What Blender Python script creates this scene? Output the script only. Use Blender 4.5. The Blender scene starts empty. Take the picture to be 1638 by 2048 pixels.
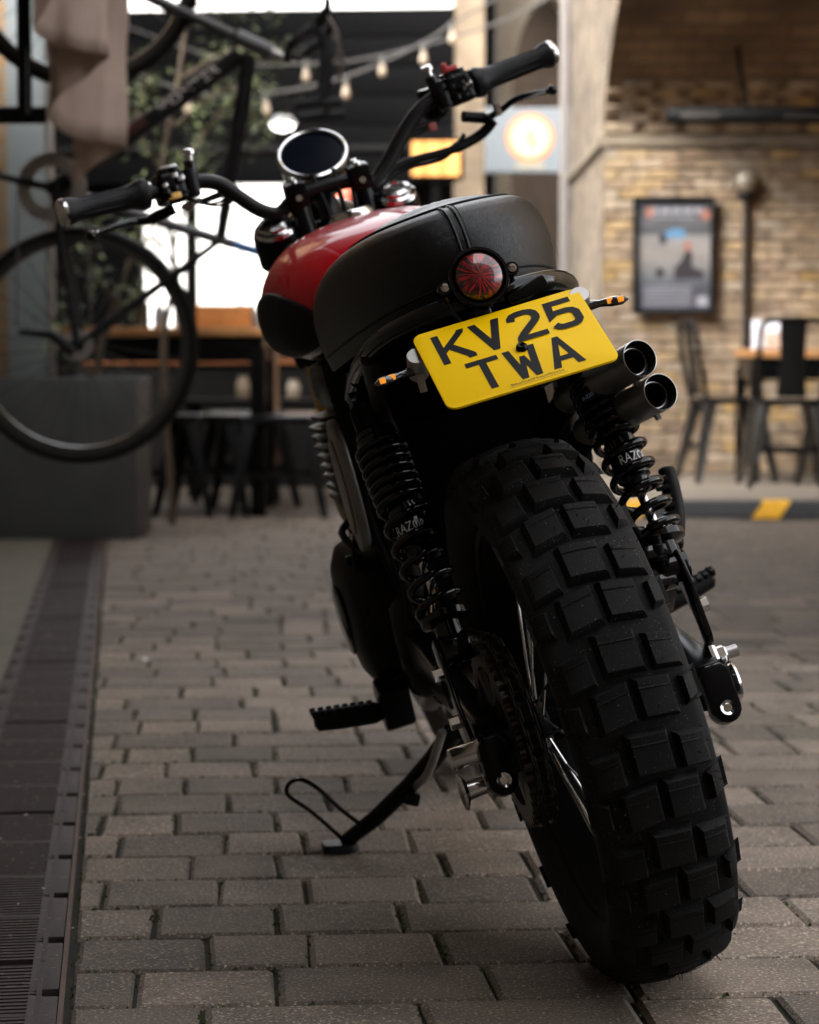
import bpy, bmesh, math, random
from mathutils import Vector, Matrix, Quaternion
V = Vector
R = math.radians
random.seed(7)
S = bpy.context.scene
COL = S.collection

# ------------------------------------------------------------------ camera
cam = bpy.data.cameras.new('camera')
cam.sensor_fit = 'VERTICAL'; cam.sensor_height = 36.0; cam.sensor_width = 36.0
cam.lens = 84.59; cam.clip_start = 0.05; cam.clip_end = 3000
camo = bpy.data.objects.new('camera', cam); COL.objects.link(camo)
camo.location = (0, 0, 0.722); camo.rotation_euler = (R(90 - 3.682), 0, 0)
cam.dof.use_dof = True; cam.dof.focus_distance = 2.66; cam.dof.aperture_fstop = 6.3
cam.dof.aperture_blades = 9
S.camera = camo
# ------------------------------------------------------------------ sky, sun, exposure
SUN_EL, SUN_ROT = 40, 230          # hazy soft sun behind the camera to the left; tall walls keep it off the bike
w = bpy.data.worlds.new('World'); S.world = w; w.use_nodes = True
nt = w.node_tree; bg = nt.nodes['Background']
sky = nt.nodes.new('ShaderNodeTexSky'); sky.sky_type = 'NISHITA'; sky.sun_disc = False
sky.sun_elevation = R(SUN_EL); sky.sun_rotation = R(SUN_ROT)
sky.air_density = 1.0; sky.dust_density = 4.0; sky.ozone_density = 1.0
hs = nt.nodes.new('ShaderNodeHueSaturation'); hs.inputs['Saturation'].default_value = 0.13
nt.links.new(sky.outputs[0], hs.inputs['Color']); nt.links.new(hs.outputs[0], bg.inputs['Color'])
bg.inputs['Strength'].default_value = 0.11
sl = bpy.data.lights.new('sun', 'SUN'); sl.energy = 0.55; sl.angle = R(14); sl.color = (1.0, 0.95, 0.88)
so = bpy.data.objects.new('sun', sl); COL.objects.link(so)
sd = V((math.sin(R(SUN_ROT)) * math.cos(R(SUN_EL)), math.cos(R(SUN_ROT)) * math.cos(R(SUN_EL)), math.sin(R(SUN_EL))))
so.rotation_euler = sd.to_track_quat('Z', 'Y').to_euler(); so.location = (0, 0, 12)
S.view_settings.view_transform = 'Standard'; S.view_settings.look = 'None'
S.view_settings.gamma = 1.0; S.view_settings.exposure = 3.35
S.cycles.use_denoising = True; S.cycles.max_bounces = 8

# ------------------------------------------------------------------ materials
MATS = {}
def M(name, col=(.5, .5, .5), rough=.5, metal=0.0, coat=0.0, var=.12, scale=30.0, bump=0.0, bscale=200.0,
      emit=None, estr=0.0, rvar=.12, spec=.5, trans=0.0, bdist=.002, rand=0.0, dust=0.0, dustcol=(.35, .33, .3), dscale=300.0):
    if name in MATS: return MATS[name]
    if spec == .5 and max(col) < .035 and metal < .5 and not coat: spec = .13
    m = bpy.data.materials.new(name); m.use_nodes = True; n = m.node_tree.nodes; l = m.node_tree.links
    b = n['Principled BSDF']
    b.inputs['Roughness'].default_value = rough; b.inputs['Metallic'].default_value = metal
    b.inputs['Coat Weight'].default_value = coat; b.inputs['Coat Roughness'].default_value = .06
    b.inputs['Specular IOR Level'].default_value = spec
    if trans: b.inputs['Transmission Weight'].default_value = trans
    tc = n.new('ShaderNodeTexCoord'); no = n.new('ShaderNodeTexNoise')
    no.inputs['Scale'].default_value = scale; no.inputs['Detail'].default_value = 5
    l.new(tc.outputs['Object'], no.inputs['Vector'])
    mr = n.new('ShaderNodeMapRange'); mr.inputs[1].default_value = .25; mr.inputs[2].default_value = .75
    mr.inputs[3].default_value = 1 - var; mr.inputs[4].default_value = 1 + var
    l.new(no.outputs['Fac'], mr.inputs[0])
    mu = n.new('ShaderNodeVectorMath'); mu.operation = 'SCALE'; mu.inputs[0].default_value = col[:3]
    l.new(mr.outputs[0], mu.inputs['Scale']); out = mu.outputs[0]
    if rand:
        oi = n.new('ShaderNodeObjectInfo'); m2 = n.new('ShaderNodeMapRange')
        m2.inputs[3].default_value = 1 - rand; m2.inputs[4].default_value = 1 + rand
        l.new(oi.outputs['Random'], m2.inputs[0])
        mm = n.new('ShaderNodeVectorMath'); mm.operation = 'SCALE'; l.new(out, mm.inputs[0]); l.new(m2.outputs[0], mm.inputs['Scale']); out = mm.outputs[0]
    if dust:
        dn = n.new('ShaderNodeTexNoise'); dn.inputs['Scale'].default_value = dscale; dn.inputs['Detail'].default_value = 3
        l.new(tc.outputs['Object'], dn.inputs['Vector'])
        dr = n.new('ShaderNodeMapRange'); dr.inputs[1].default_value = 1 - dust; dr.inputs[2].default_value = min(1, 1.06 - dust)
        l.new(dn.outputs['Fac'], dr.inputs[0])
        mx = n.new('ShaderNodeMix'); mx.data_type = 'RGBA'; l.new(dr.outputs[0], mx.inputs[0]); l.new(out, mx.inputs[6]); mx.inputs[7].default_value = (*dustcol, 1); out = mx.outputs[2]
    l.new(out, b.inputs['Base Color'])
    if rvar:
        r2 = n.new('ShaderNodeMapRange'); r2.inputs[3].default_value = max(0.02, rough - rvar * rough * 1.5); r2.inputs[4].default_value = min(1, rough + rvar * rough * 1.5)
        l.new(no.outputs['Fac'], r2.inputs[0]); l.new(r2.outputs[0], b.inputs['Roughness'])
    if bump:
        bn = n.new('ShaderNodeTexNoise'); bn.inputs['Scale'].default_value = bscale; bn.inputs['Detail'].default_value = 6
        l.new(tc.outputs['Object'], bn.inputs['Vector'])
        bp = n.new('ShaderNodeBump'); bp.inputs['Strength'].default_value = bump; bp.inputs['Distance'].default_value = bdist
        l.new(bn.outputs['Fac'], bp.inputs['Height']); l.new(bp.outputs[0], b.inputs['Normal'])
    if emit:
        b.inputs['Emission Color'].default_value = (*emit, 1); b.inputs['Emission Strength'].default_value = estr
    MATS[name] = m
    return m

def nodes_of(name):
    m = bpy.data.materials.new(name); m.use_nodes = True; MATS[name] = m
    n = m.node_tree.nodes; return m, n, m.node_tree.links, n['Principled BSDF']

def mat_leather():
    m, n, l, b = nodes_of('black_leather')
    tc = n.new('ShaderNodeTexCoord')
    vo = n.new('ShaderNodeTexVoronoi'); vo.feature = 'DISTANCE_TO_EDGE'; vo.inputs['Scale'].default_value = 420
    no = n.new('ShaderNodeTexNoise'); no.inputs['Scale'].default_value = 90; no.inputs['Detail'].default_value = 4
    ad = n.new('ShaderNodeMixRGB'); ad.blend_type = 'LINEAR_LIGHT'; ad.inputs[0].default_value = .012
    l.new(tc.outputs['Object'], ad.inputs[1]); l.new(no.outputs['Color'], ad.inputs[2]); l.new(tc.outputs['Object'], no.inputs['Vector'])
    l.new(ad.outputs[0], vo.inputs['Vector'])
    mr = n.new('ShaderNodeMapRange'); mr.inputs[2].default_value = .25; l.new(vo.outputs['Distance'], mr.inputs[0])
    bp = n.new('ShaderNodeBump'); bp.inputs['Strength'].default_value = .35; bp.inputs['Distance'].default_value = .0006
    l.new(mr.outputs[0], bp.inputs['Height']); l.new(bp.outputs[0], b.inputs['Normal'])
    n2 = n.new('ShaderNodeTexNoise'); n2.inputs['Scale'].default_value = 14; l.new(tc.outputs['Object'], n2.inputs['Vector'])
    m3 = n.new('ShaderNodeMapRange'); m3.inputs[3].default_value = .27; m3.inputs[4].default_value = .38; l.new(n2.outputs['Fac'], m3.inputs[0])
    l.new(m3.outputs[0], b.inputs['Roughness']); b.inputs['Base Color'].default_value = (.0035, .0035, .0045, 1); b.inputs['Specular IOR Level'].default_value = .33
    return m

def mat_speckle(name, base, dark, light, rand=.16, moss=.0, bump=.6):
    """concrete block with exposed grit: per-object tone, fine pale and dark grains"""
    m, n, l, b = nodes_of(name)
    tc = n.new('ShaderNodeTexCoord'); ge = n.new('ShaderNodeNewGeometry')
    big = n.new('ShaderNodeTexNoise'); big.inputs['Scale'].default_value = 9; big.inputs['Detail'].default_value = 5
    l.new(ge.outputs['Position'], big.inputs['Vector'])
    cr = n.new('ShaderNodeValToRGB'); cr.color_ramp.elements[0].position = .3; cr.color_ramp.elements[1].position = .72
    cr.color_ramp.elements[0].color = (*dark, 1); cr.color_ramp.elements[1].color = (*base, 1); l.new(big.outputs['Fac'], cr.inputs[0])
    gr = n.new('ShaderNodeTexNoise'); gr.inputs['Scale'].default_value = 240; gr.inputs['Detail'].default_value = 2; l.new(ge.outputs['Position'], gr.inputs['Vector'])
    g1 = n.new('ShaderNodeMapRange'); g1.inputs[1].default_value = .585; g1.inputs[2].default_value = .68; l.new(gr.outputs['Fac'], g1.inputs[0])
    mx = n.new('ShaderNodeMix'); mx.data_type = 'RGBA'; l.new(g1.outputs[0], mx.inputs[0]); l.new(cr.outputs[0], mx.inputs[6]); mx.inputs[7].default_value = (*light, 1)
    g2 = n.new('ShaderNodeMapRange'); g2.inputs[1].default_value = .42; g2.inputs[2].default_value = .30; l.new(gr.outputs['Fac'], g2.inputs[0])
    mx2 = n.new('ShaderNodeMix'); mx2.data_type = 'RGBA'; l.new(g2.outputs[0], mx2.inputs[0]); l.new(mx.outputs[2], mx2.inputs[6]); mx2.inputs[7].default_value = (dark[0] * .55, dark[1] * .55, dark[2] * .55, 1)
    oi = n.new('ShaderNodeObjectInfo'); m2 = n.new('ShaderNodeMapRange'); m2.inputs[3].default_value = 1 - rand; m2.inputs[4].default_value = 1 + rand
    l.new(oi.outputs['Random'], m2.inputs[0])
    mm = n.new('ShaderNodeVectorMath'); mm.operation = 'SCALE'; l.new(mx2.outputs[2], mm.inputs[0]); l.new(m2.outputs[0], mm.inputs['Scale']); out = mm.outputs[0]
    if moss:
        mo = n.new('ShaderNodeTexNoise'); mo.inputs['Scale'].default_value = 3.1; mo.inputs['Detail'].default_value = 7; l.new(ge.outputs['Position'], mo.inputs['Vector'])
        mo2 = n.new('ShaderNodeMapRange'); mo2.inputs[1].default_value = .52; mo2.inputs[2].default_value = .75; mo2.inputs[4].default_value = moss; l.new(mo.outputs['Fac'], mo2.inputs[0])
        mx3 = n.new('ShaderNodeMix'); mx3.data_type = 'RGBA'; l.new(mo2.outputs[0], mx3.inputs[0]); l.new(out, mx3.inputs[6]); mx3.inputs[7].default_value = (.075, .085, .035, 1); out = mx3.outputs[2]
    l.new(out, b.inputs['Base Color']); b.inputs['Roughness'].default_value = .82
    bp = n.new('ShaderNodeBump'); bp.inputs['Strength'].default_value = bump; bp.inputs['Distance'].default_value = .0015
    l.new(gr.outputs['Fac'], bp.inputs['Height']); l.new(bp.outputs[0], b.inputs['Normal'])
    return m

def mat_brick(name):
    """single bricks: tone picked per object from a London stock range, sooty blotches"""
    m, n, l, b = nodes_of(name)
    oi = n.new('ShaderNodeObjectInfo'); cr = n.new('ShaderNodeValToRGB'); e = cr.color_ramp.elements
    cols = [(0, (.31, .225, .15)), (.18, (.36, .27, .18)), (.34, (.27, .185, .12)), (.48, (.37, .275, .175)), (.58, (.37, .235, .09)), (.66, (.39, .315, .235)), (.78, (.32, .245, .175)), (.88, (.235, .165, .115)), (1, (.37, .29, .205))]
    e[0].position, e[0].color = 0, (*cols[0][1], 1); e[1].position, e[1].color = 1, (*cols[-1][1], 1)
    for p, c in cols[1:-1]:
        k = e.new(p); k.color = (*c, 1)
    l.new(oi.outputs['Random'], cr.inputs[0])
    ge = n.new('ShaderNodeNewGeometry'); no = n.new('ShaderNodeTexNoise'); no.inputs['Scale'].default_value = 11; no.inputs['Detail'].default_value = 6
    l.new(ge.outputs['Position'], no.inputs['Vector'])
    mr = n.new('ShaderNodeMapRange'); mr.inputs[1].default_value = .3; mr.inputs[2].default_value = .7; mr.inputs[3].default_value = .55; mr.inputs[4].default_value = 1.2; l.new(no.outputs['Fac'], mr.inputs[0])
    mm = n.new('ShaderNodeVectorMath'); mm.operation = 'SCALE'; l.new(cr.outputs[0], mm.inputs[0]); l.new(mr.outputs[0], mm.inputs['Scale'])
    l.new(mm.outputs[0], b.inputs['Base Color']); b.inputs['Roughness'].default_value = .9
    bp = n.new('ShaderNodeBump'); bp.inputs['Strength'].default_value = .5; bp.inputs['Distance'].default_value = .004
    n2 = n.new('ShaderNodeTexNoise'); n2.inputs['Scale'].default_value = 60; l.new(ge.outputs['Position'], n2.inputs['Vector'])
    l.new(n2.outputs['Fac'], bp.inputs['Height']); l.new(bp.outputs[0], b.inputs['Normal'])
    return m

def mat_brickwall(name, c1, c2, mortar, scale=1.0, axes='XZ', lo=.6, hi=1.25, ns=2.5):
    """brickwork too far or too oblique to pick apart"""
    m, n, l, b = nodes_of(name)
    ge = n.new('ShaderNodeNewGeometry'); sp = n.new('ShaderNodeSeparateXYZ'); cb = n.new('ShaderNodeCombineXYZ')
    l.new(ge.outputs['Position'], sp.inputs[0]); l.new(sp.outputs[axes[0]], cb.inputs['X']); l.new(sp.outputs[axes[1]], cb.inputs['Y'])
    br = n.new('ShaderNodeTexBrick'); br.inputs['Scale'].default_value = scale
    br.inputs['Brick Width'].default_value = .168; br.inputs['Row Height'].default_value = .056; br.inputs['Mortar Size'].default_value = .008
    br.inputs['Color1'].default_value = (*c1, 1); br.inputs['Color2'].default_value = (*c2, 1); br.inputs['Mortar'].default_value = (*mortar, 1)
    l.new(cb.outputs[0], br.inputs['Vector'])
    no = n.new('ShaderNodeTexNoise'); no.inputs['Scale'].default_value = ns; no.inputs['Detail'].default_value = 6; l.new(ge.outputs['Position'], no.inputs['Vector'])
    mr = n.new('ShaderNodeMapRange'); mr.inputs[1].default_value = .3; mr.inputs[2].default_value = .7; mr.inputs[3].default_value = lo; mr.inputs[4].default_value = hi; l.new(no.outputs['Fac'], mr.inputs[0])
    mm = n.new('ShaderNodeVectorMath'); mm.operation = 'SCALE'; l.new(br.outputs['Color'], mm.inputs[0]); l.new(mr.outputs[0], mm.inputs['Scale'])
    l.new(mm.outputs[0], b.inputs['Base Color']); b.inputs['Roughness'].default_value = .92
    bp = n.new('ShaderNodeBump'); bp.inputs['Strength'].default_value = .6; bp.inputs['Distance'].default_value = .006; bp.invert = True
    l.new(br.outputs['Fac'], bp.inputs['Height']); l.new(bp.outputs[0], b.inputs['Normal'])
    return m

def mat_lens():
    """red tail lens with moulded rays, colour darkened towards the rim"""
    m, n, l, b = nodes_of('red_lens')
    tc = n.new('ShaderNodeTexCoord'); sp = n.new('ShaderNodeSeparateXYZ'); l.new(tc.outputs['Object'], sp.inputs[0])
    at = n.new('ShaderNodeMath'); at.operation = 'ARCTAN2'; l.new(sp.outputs['Y'], at.inputs[0]); l.new(sp.outputs['X'], at.inputs[1])
    ln = n.new('ShaderNodeVectorMath'); ln.operation = 'LENGTH'; cb = n.new('ShaderNodeCombineXYZ'); l.new(sp.outputs['X'], cb.inputs[0]); l.new(sp.outputs['Y'], cb.inputs[1]); l.new(cb.outputs[0], ln.inputs[0])
    c2 = n.new('ShaderNodeCombineXYZ'); mA = n.new('ShaderNodeMath'); mA.operation = 'MULTIPLY'; mA.inputs[1].default_value = 6.0; l.new(at.outputs[0], mA.inputs[0])
    mB = n.new('ShaderNodeMath'); mB.operation = 'MULTIPLY'; mB.inputs[1].default_value = 130.0; l.new(ln.outputs['Value'], mB.inputs[0])
    l.new(mA.outputs[0], c2.inputs[0]); l.new(mB.outputs[0], c2.inputs[1])
    mA.inputs[1].default_value = 4.6; mB.inputs[1].default_value = 42.0
    no = n.new('ShaderNodeTexNoise'); no.inputs['Scale'].default_value = 1.7; no.inputs['Detail'].default_value = 1; l.new(c2.outputs[0], no.inputs['Vector'])
    cr = n.new('ShaderNodeValToRGB'); cr.color_ramp.elements[0].position = .48; cr.color_ramp.elements[0].color = (.012, .0005, .001, 1)
    cr.color_ramp.elements[1].position = .66; cr.color_ramp.elements[1].color = (.55, .004, .010, 1); l.new(no.outputs['Fac'], cr.inputs[0])
    fl = n.new('ShaderNodeMapRange'); fl.interpolation_type = 'SMOOTHSTEP'; fl.inputs[1].default_value = .0285; fl.inputs[2].default_value = .019; fl.inputs[3].default_value = .06; l.new(ln.outputs['Value'], fl.inputs[0])
    sc = n.new('ShaderNodeVectorMath'); sc.operation = 'SCALE'; l.new(cr.outputs[0], sc.inputs[0]); l.new(fl.outputs[0], sc.inputs['Scale'])
    l.new(sc.outputs[0], b.inputs['Base Color']); b.inputs['Roughness'].default_value = .35
    b.inputs['Coat Weight'].default_value = 1; b.inputs['Coat Roughness'].default_value = .03
    return m

# ------------------------------------------------------------------ mesh helper
def frame(d):
    d = V(d).normalized(); a = V((0, 0, 1)) if abs(d.z) < .9 else V((1, 0, 0))
    u = d.cross(a).normalized(); return u, d.cross(u).normalized(), d

def cat(pts, sub=6, closed=False):
    pts = [V(p) for p in pts]; n = len(pts); out = []
    rng = range(n) if closed else range(n - 1)
    for i in rng:
        g = (lambda k: pts[k % n]) if closed else (lambda k: pts[max(0, min(n - 1, k))])
        p0, p1, p2, p3 = g(i - 1), g(i), g(i + 1), g(i + 2)
        for j in range(sub):
            t = j / sub
            out.append(.5 * ((2 * p1) + (p2 - p0) * t + (2 * p0 - 5 * p1 + 4 * p2 - p3) * t * t + (3 * p1 - p0 - 3 * p2 + p3) * t ** 3))
    if not closed: out.append(pts[-1])
    return out

class MB:
    def __init__(s): s.v = []; s.f = []; s.m = []
    def add(s, vs, fs, mi=0):
        b = len(s.v); s.v += [tuple(v) for v in vs]; s.f += [tuple(b + i for i in f) for f in fs]; s.m += [mi] * len(fs); return s
    def box(s, c, size, rot=None, mi=0):
        c = V(c); h = V(size) / 2
        vs = [V((x * h.x, y * h.y, z * h.z)) for x in (-1, 1) for y in (-1, 1) for z in (-1, 1)]
        if rot is not None: vs = [rot @ v for v in vs]
        return s.add([c + v for v in vs], [(0, 1, 3, 2), (4, 6, 7, 5), (0, 4, 5, 1), (2, 3, 7, 6), (0, 2, 6, 4), (1, 5, 7, 3)], mi)
    def cyl(s, p0, p1, r0, r1=None, n=16, caps=True, mi=0):
        r1 = r0 if r1 is None else r1; p0, p1 = V(p0), V(p1); u, w_, d = frame(p1 - p0); vs = []
        for p, r in ((p0, r0), (p1, r1)):
            for i in range(n):
                a = 2 * math.pi * i / n; vs.append(p + u * (r * math.cos(a)) + w_ * (r * math.sin(a)))
        fs = [(i, (i + 1) % n, n + (i + 1) % n, n + i) for i in range(n)]
        if caps: fs += [tuple(range(n - 1, -1, -1)), tuple(range(n, 2 * n))]
        return s.add(vs, fs, mi)
    def lathe(s, prof, o, ax, n=32, mi=0, closed=False):
        o = V(o); u, w_, d = frame(ax); vs = []; k = len(prof)
        for (r, h) in prof:
            for i in range(n):
                a = 2 * math.pi * i / n; vs.append(o + d * h + u * (r * math.cos(a)) + w_ * (r * math.sin(a)))
        fs = []
        for j in range(k if closed else k - 1):
            j2 = (j + 1) % k
            for i in range(n): fs.append((j * n + i, j * n + (i + 1) % n, j2 * n + (i + 1) % n, j2 * n + i))
        return s.add(vs, fs, mi)
    def tube(s, pts, r, n=10, closed=False, caps=True, mi=0, flat=None):
        pts = [V(p) for p in pts]; m = len(pts); rr = r if isinstance(r, (list, tuple)) else [r] * m
        tg = []
        for i in range(m):
            a = pts[(i - 1) % m] if (closed or i > 0) else pts[0]; b = pts[(i + 1) % m] if (closed or i < m - 1) else pts[-1]
            t = (b - a); tg.append(t.normalized() if t.length > 1e-9 else V((0, 0, 1)))
        u, w_, d = frame(tg[0]); vs = []
        for i in range(m):
            if i: u = (u - tg[i] * u.dot(tg[i])); u = u.normalized() if u.length > 1e-6 else frame(tg[i])[0]
            w_ = tg[i].cross(u)
            for k in range(n):
                a = 2 * math.pi * k / n; vs.append(pts[i] + u * (rr[i] * math.cos(a)) + w_ * (rr[i] * math.sin(a) * (flat or 1)))
        fs = []
        for i in range(m if closed else m - 1):
            j = (i + 1) % m
            for k in range(n): fs.append((i * n + k, i * n + (k + 1) % n, j * n + (k + 1) % n, j * n + k))
        if caps and not closed: fs += [tuple(range(n - 1, -1, -1)), tuple(range((m - 1) * n, m * n))]
        return s.add(vs, fs, mi)
    def ball(s, c, r, n=16, mi=0):
        r = V((r, r, r)) if not hasattr(r, '__len__') else V(r); c = V(c); h = n // 2; vs = [c + V((0, 0, r.z))]
        for j in range(1, h):
            p = math.pi * j / h
            for i in range(n):
                a = 2 * math.pi * i / n; vs.append(c + V((r.x * math.sin(p) * math.cos(a), r.y * math.sin(p) * math.sin(a), r.z * math.cos(p))))
        vs.append(c - V((0, 0, r.z))); fs = [(0, 1 + i, 1 + (i + 1) % n) for i in range(n)]
        for j in range(h - 2):
            for i in range(n): a = 1 + j * n; fs.append((a + i, a + n + i, a + n + (i + 1) % n, a + (i + 1) % n))
        L = len(vs) - 1; a = 1 + (h - 2) * n
        fs += [(L, a + (i + 1) % n, a + i) for i in range(n)]
        return s.add(vs, fs, mi)
    def loft(s, rings, closed=True, caps=True, mi=0):
        n = len(rings[0]); vs = [V(p) for r_ in rings for p in r_]; fs = []
        for j in range(len(rings) - 1):
            for i in range(n if closed else n - 1): fs.append((j * n + i, j * n + (i + 1) % n, (j + 1) * n + (i + 1) % n, (j + 1) * n + i))
        if caps and closed: fs += [tuple(range(n - 1, -1, -1)), tuple(range(len(vs) - n, len(vs)))]
        return s.add(vs, fs, mi)
    def prism(s, poly, o, u, v, n, d0, d1, mi=0):
        o, u, v, n = V(o), V(u), V(v), V(n); k = len(poly)
        vs = [o + u * a + v * b + n * d for d in (d0, d1) for (a, b) in poly]
        fs = [tuple(range(k - 1, -1, -1)), tuple(range(k, 2 * k))] + [(i, (i + 1) % k, k + (i + 1) % k, k + i) for i in range(k)]
        return s.add(vs, fs, mi)
    def build(s, name, mat, parent=None, smooth=40, bevel=0, segs=2, sub=0):
        me = bpy.data.meshes.new(name); me.from_pydata(s.v, [], s.f)
        mats = mat if isinstance(mat, (list, tuple)) else [mat]
        for q in mats: me.materials.append(q)
        if len(mats) > 1: me.polygons.foreach_set('material_index', s.m)
        bm = bmesh.new(); bm.from_mesh(me)
        bmesh.ops.recalc_face_normals(bm, faces=bm.faces)
        if bevel:
            ed = [e for e in bm.edges if len(e.link_faces) == 2 and e.calc_face_angle(0) > R(32)]
            bmesh.ops.bevel(bm, geom=ed, offset=bevel, segments=segs, profile=.6, affect='EDGES', clamp_overlap=True)
        bm.to_mesh(me); bm.free()
        if smooth:
            me.polygons.foreach_set('use_smooth', [True] * len(me.polygons)); me.set_sharp_from_angle(angle=R(smooth))
        o = bpy.data.objects.new(name, me); COL.objects.link(o)
        if parent: o.parent = parent
        if sub:
            md = o.modifiers.new('sub', 'SUBSURF'); md.levels = sub; md.render_levels = sub
        return o

def empty(name, loc=(0, 0, 0), label=None, cat_=None, group=None, rot=None):
    o = bpy.data.objects.new(name, None); COL.objects.link(o); o.location = loc; o.empty_display_size = .05
    if rot: o.rotation_euler = rot
    return tag(o, label, cat_, group)
def tag(o, label=None, cat_=None, group=None, kind=None):
    if label: o['label'] = label
    if cat_: o['category'] = cat_
    if group: o['group'] = group
    if kind: o['kind'] = kind
    return o
def inst(o, parent=None, loc=None, rot=None):
    c = o.copy(); COL.objects.link(c)
    if parent: c.parent = parent
    if loc is not None: c.location = loc
    if rot is not None: c.rotation_euler = rot
    return c
def copy_tree(o, parent=None):
    c = o.copy(); COL.objects.link(c); c.parent = parent
    for ch in list(o.children): copy_tree(ch, c)
    return c
def text_mesh(body, size, depth=0.0, align='CENTER'):
    cu = bpy.data.curves.new('t', 'FONT'); cu.body = body; cu.size = size; cu.align_x = align; cu.align_y = 'CENTER'; cu.resolution_u = 3
    o = bpy.data.objects.new('t', cu); COL.objects.link(o)
    dg = bpy.context.evaluated_depsgraph_get(); me = bpy.data.meshes.new_from_object(o.evaluated_get(dg))
    vs = [v.co.copy() for v in me.vertices]; fs = [tuple(p.vertices) for p in me.polygons]
    bpy.data.objects.remove(o); bpy.data.curves.remove(cu); bpy.data.meshes.remove(me)
    return vs, fs

# shared materials
rubber = M('tyre_rubber', (.0080, .0077, .0078), .60, spec=.11, var=.45, scale=26, bump=.25, bscale=500, bdist=.0008, dust=.335, dustcol=(.16, .155, .15), dscale=520)
blk_gloss = M('gloss_black_paint', (.002, .002, .0022), .14, coat=.5, var=.1, spec=.1)
blk_satin = M('satin_black_metal', (.0025, .0025, .0028), .24, var=.2, spec=.15)
blk_matt = M('matt_black_plastic', (.004, .004, .004), .5, spec=.12, var=.2, bump=.15, bscale=400, bdist=.0006)
blk_deep = M('black_inner_plastic', (.002, .002, .002), .8, var=.2, spec=.02)
grip_rub = M('grip_rubber', (.006, .006, .0065), .42, spec=.2, var=.15, bump=.2, bscale=300)
chrome = M('polished_steel', (.62, .61, .6), .14, metal=1, var=.08)
alu = M('brushed_aluminium', (.42, .41, .4), .32, metal=1, var=.12, scale=80)
steel_dark = M('dark_brushed_steel', (.34, .325, .31), .36, metal=.75, var=.25, scale=25)
red = M('red_tank_paint', (.40, .0015, .008), .4, coat=.6, var=.04, spec=.08, rvar=0)
leather = mat_leather()
# ================================================================== the setting
# ground sheet to the horizon, bedding under the blocks
gnd = MB().add([(-900, -300, -.03), (900, -300, -.03), (900, 1500, -.03), (-900, 1500, -.03)], [(0, 1, 2, 3)]).build('ground', M('street_asphalt', (.075, .072, .068), .9, var=.3, scale=2), smooth=0)
tag(gnd, kind='structure')
PA = R(4.5); pu_ = V((math.cos(PA), math.sin(PA), 0)); pv_ = V((-math.sin(PA), math.cos(PA), 0))
DA = R(6.83); dd_ = V((-math.sin(DA), math.cos(DA), 0)); dn_ = V((math.cos(DA), math.sin(DA), 0))    # drain direction, to its right
D0 = V((-.381, 2.577, 0))
bed = M('joint_sand', (.030, .028, .022), .95, var=.4, scale=40, bump=.6, bscale=120)
pave = MB().add([(-6, -3, -.0085), (9, -3, -.0085), (9, 26, -.0085), (-6, 26, -.0085)], [(0, 1, 2, 3)]).build('pavement', bed, smooth=0)
tag(pave, kind='structure')
paver_m = mat_speckle('paver_concrete', (.168, .128, .098), (.088, .068, .053), (.39, .32, .25), rand=.34, moss=.25)
rowj = {-1: [-.02, .221], 0: [-.099, .062, .31], 1: [-.018, .105, .267], 2: [-.089, .069], 3: [-.159, -.005, .114, .268], 4: [-.044, .077], 5: [-.152, .003, .12], 6: [-.189, -.071, .083],
        7: [-.17, .008, .17], 8: [-.179, -.063, .09], 9: [-.211, -.097, .055, .285], 10: [-.174, -.055, .096], 11: [-.203, .024], 12: [-.161, -.048, .103]}
def clip(poly, p0, nrm):
    out = []
    for i in range(len(poly)):
        a, b_ = poly[i], poly[(i + 1) % len(poly)]; da, db = (a - p0).dot(nrm), (b_ - p0).dot(nrm)
        if da >= 0: out.append(a)
        if (da > 0) != (db > 0) and abs(da - db) > 1e-9: out.append(a.lerp(b_, da / (da - db)))
    return out
def paver_geo(b, poly, zt):
    c = sum(poly, V()) / len(poly); k = len(poly)
    ir = [p + (c - p).normalized() * .009 for p in poly]
    vs = [V((p.x, p.y, -.03)) for p in poly] + [V((p.x, p.y, zt - .005)) for p in poly] + [V((p.x, p.y, zt)) for p in ir]
    fs = [tuple(range(2 * k, 3 * k))] + [(i, (i + 1) % k, k + (i + 1) % k, k + i) for i in range(k)] + [(k + i, k + (i + 1) % k, 2 * k + (i + 1) % k, 2 * k + i) for i in range(k)]
    b.add(vs, fs)
rp = random.Random(3); cells = []
RP = .1632; V0 = 2.737
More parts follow.
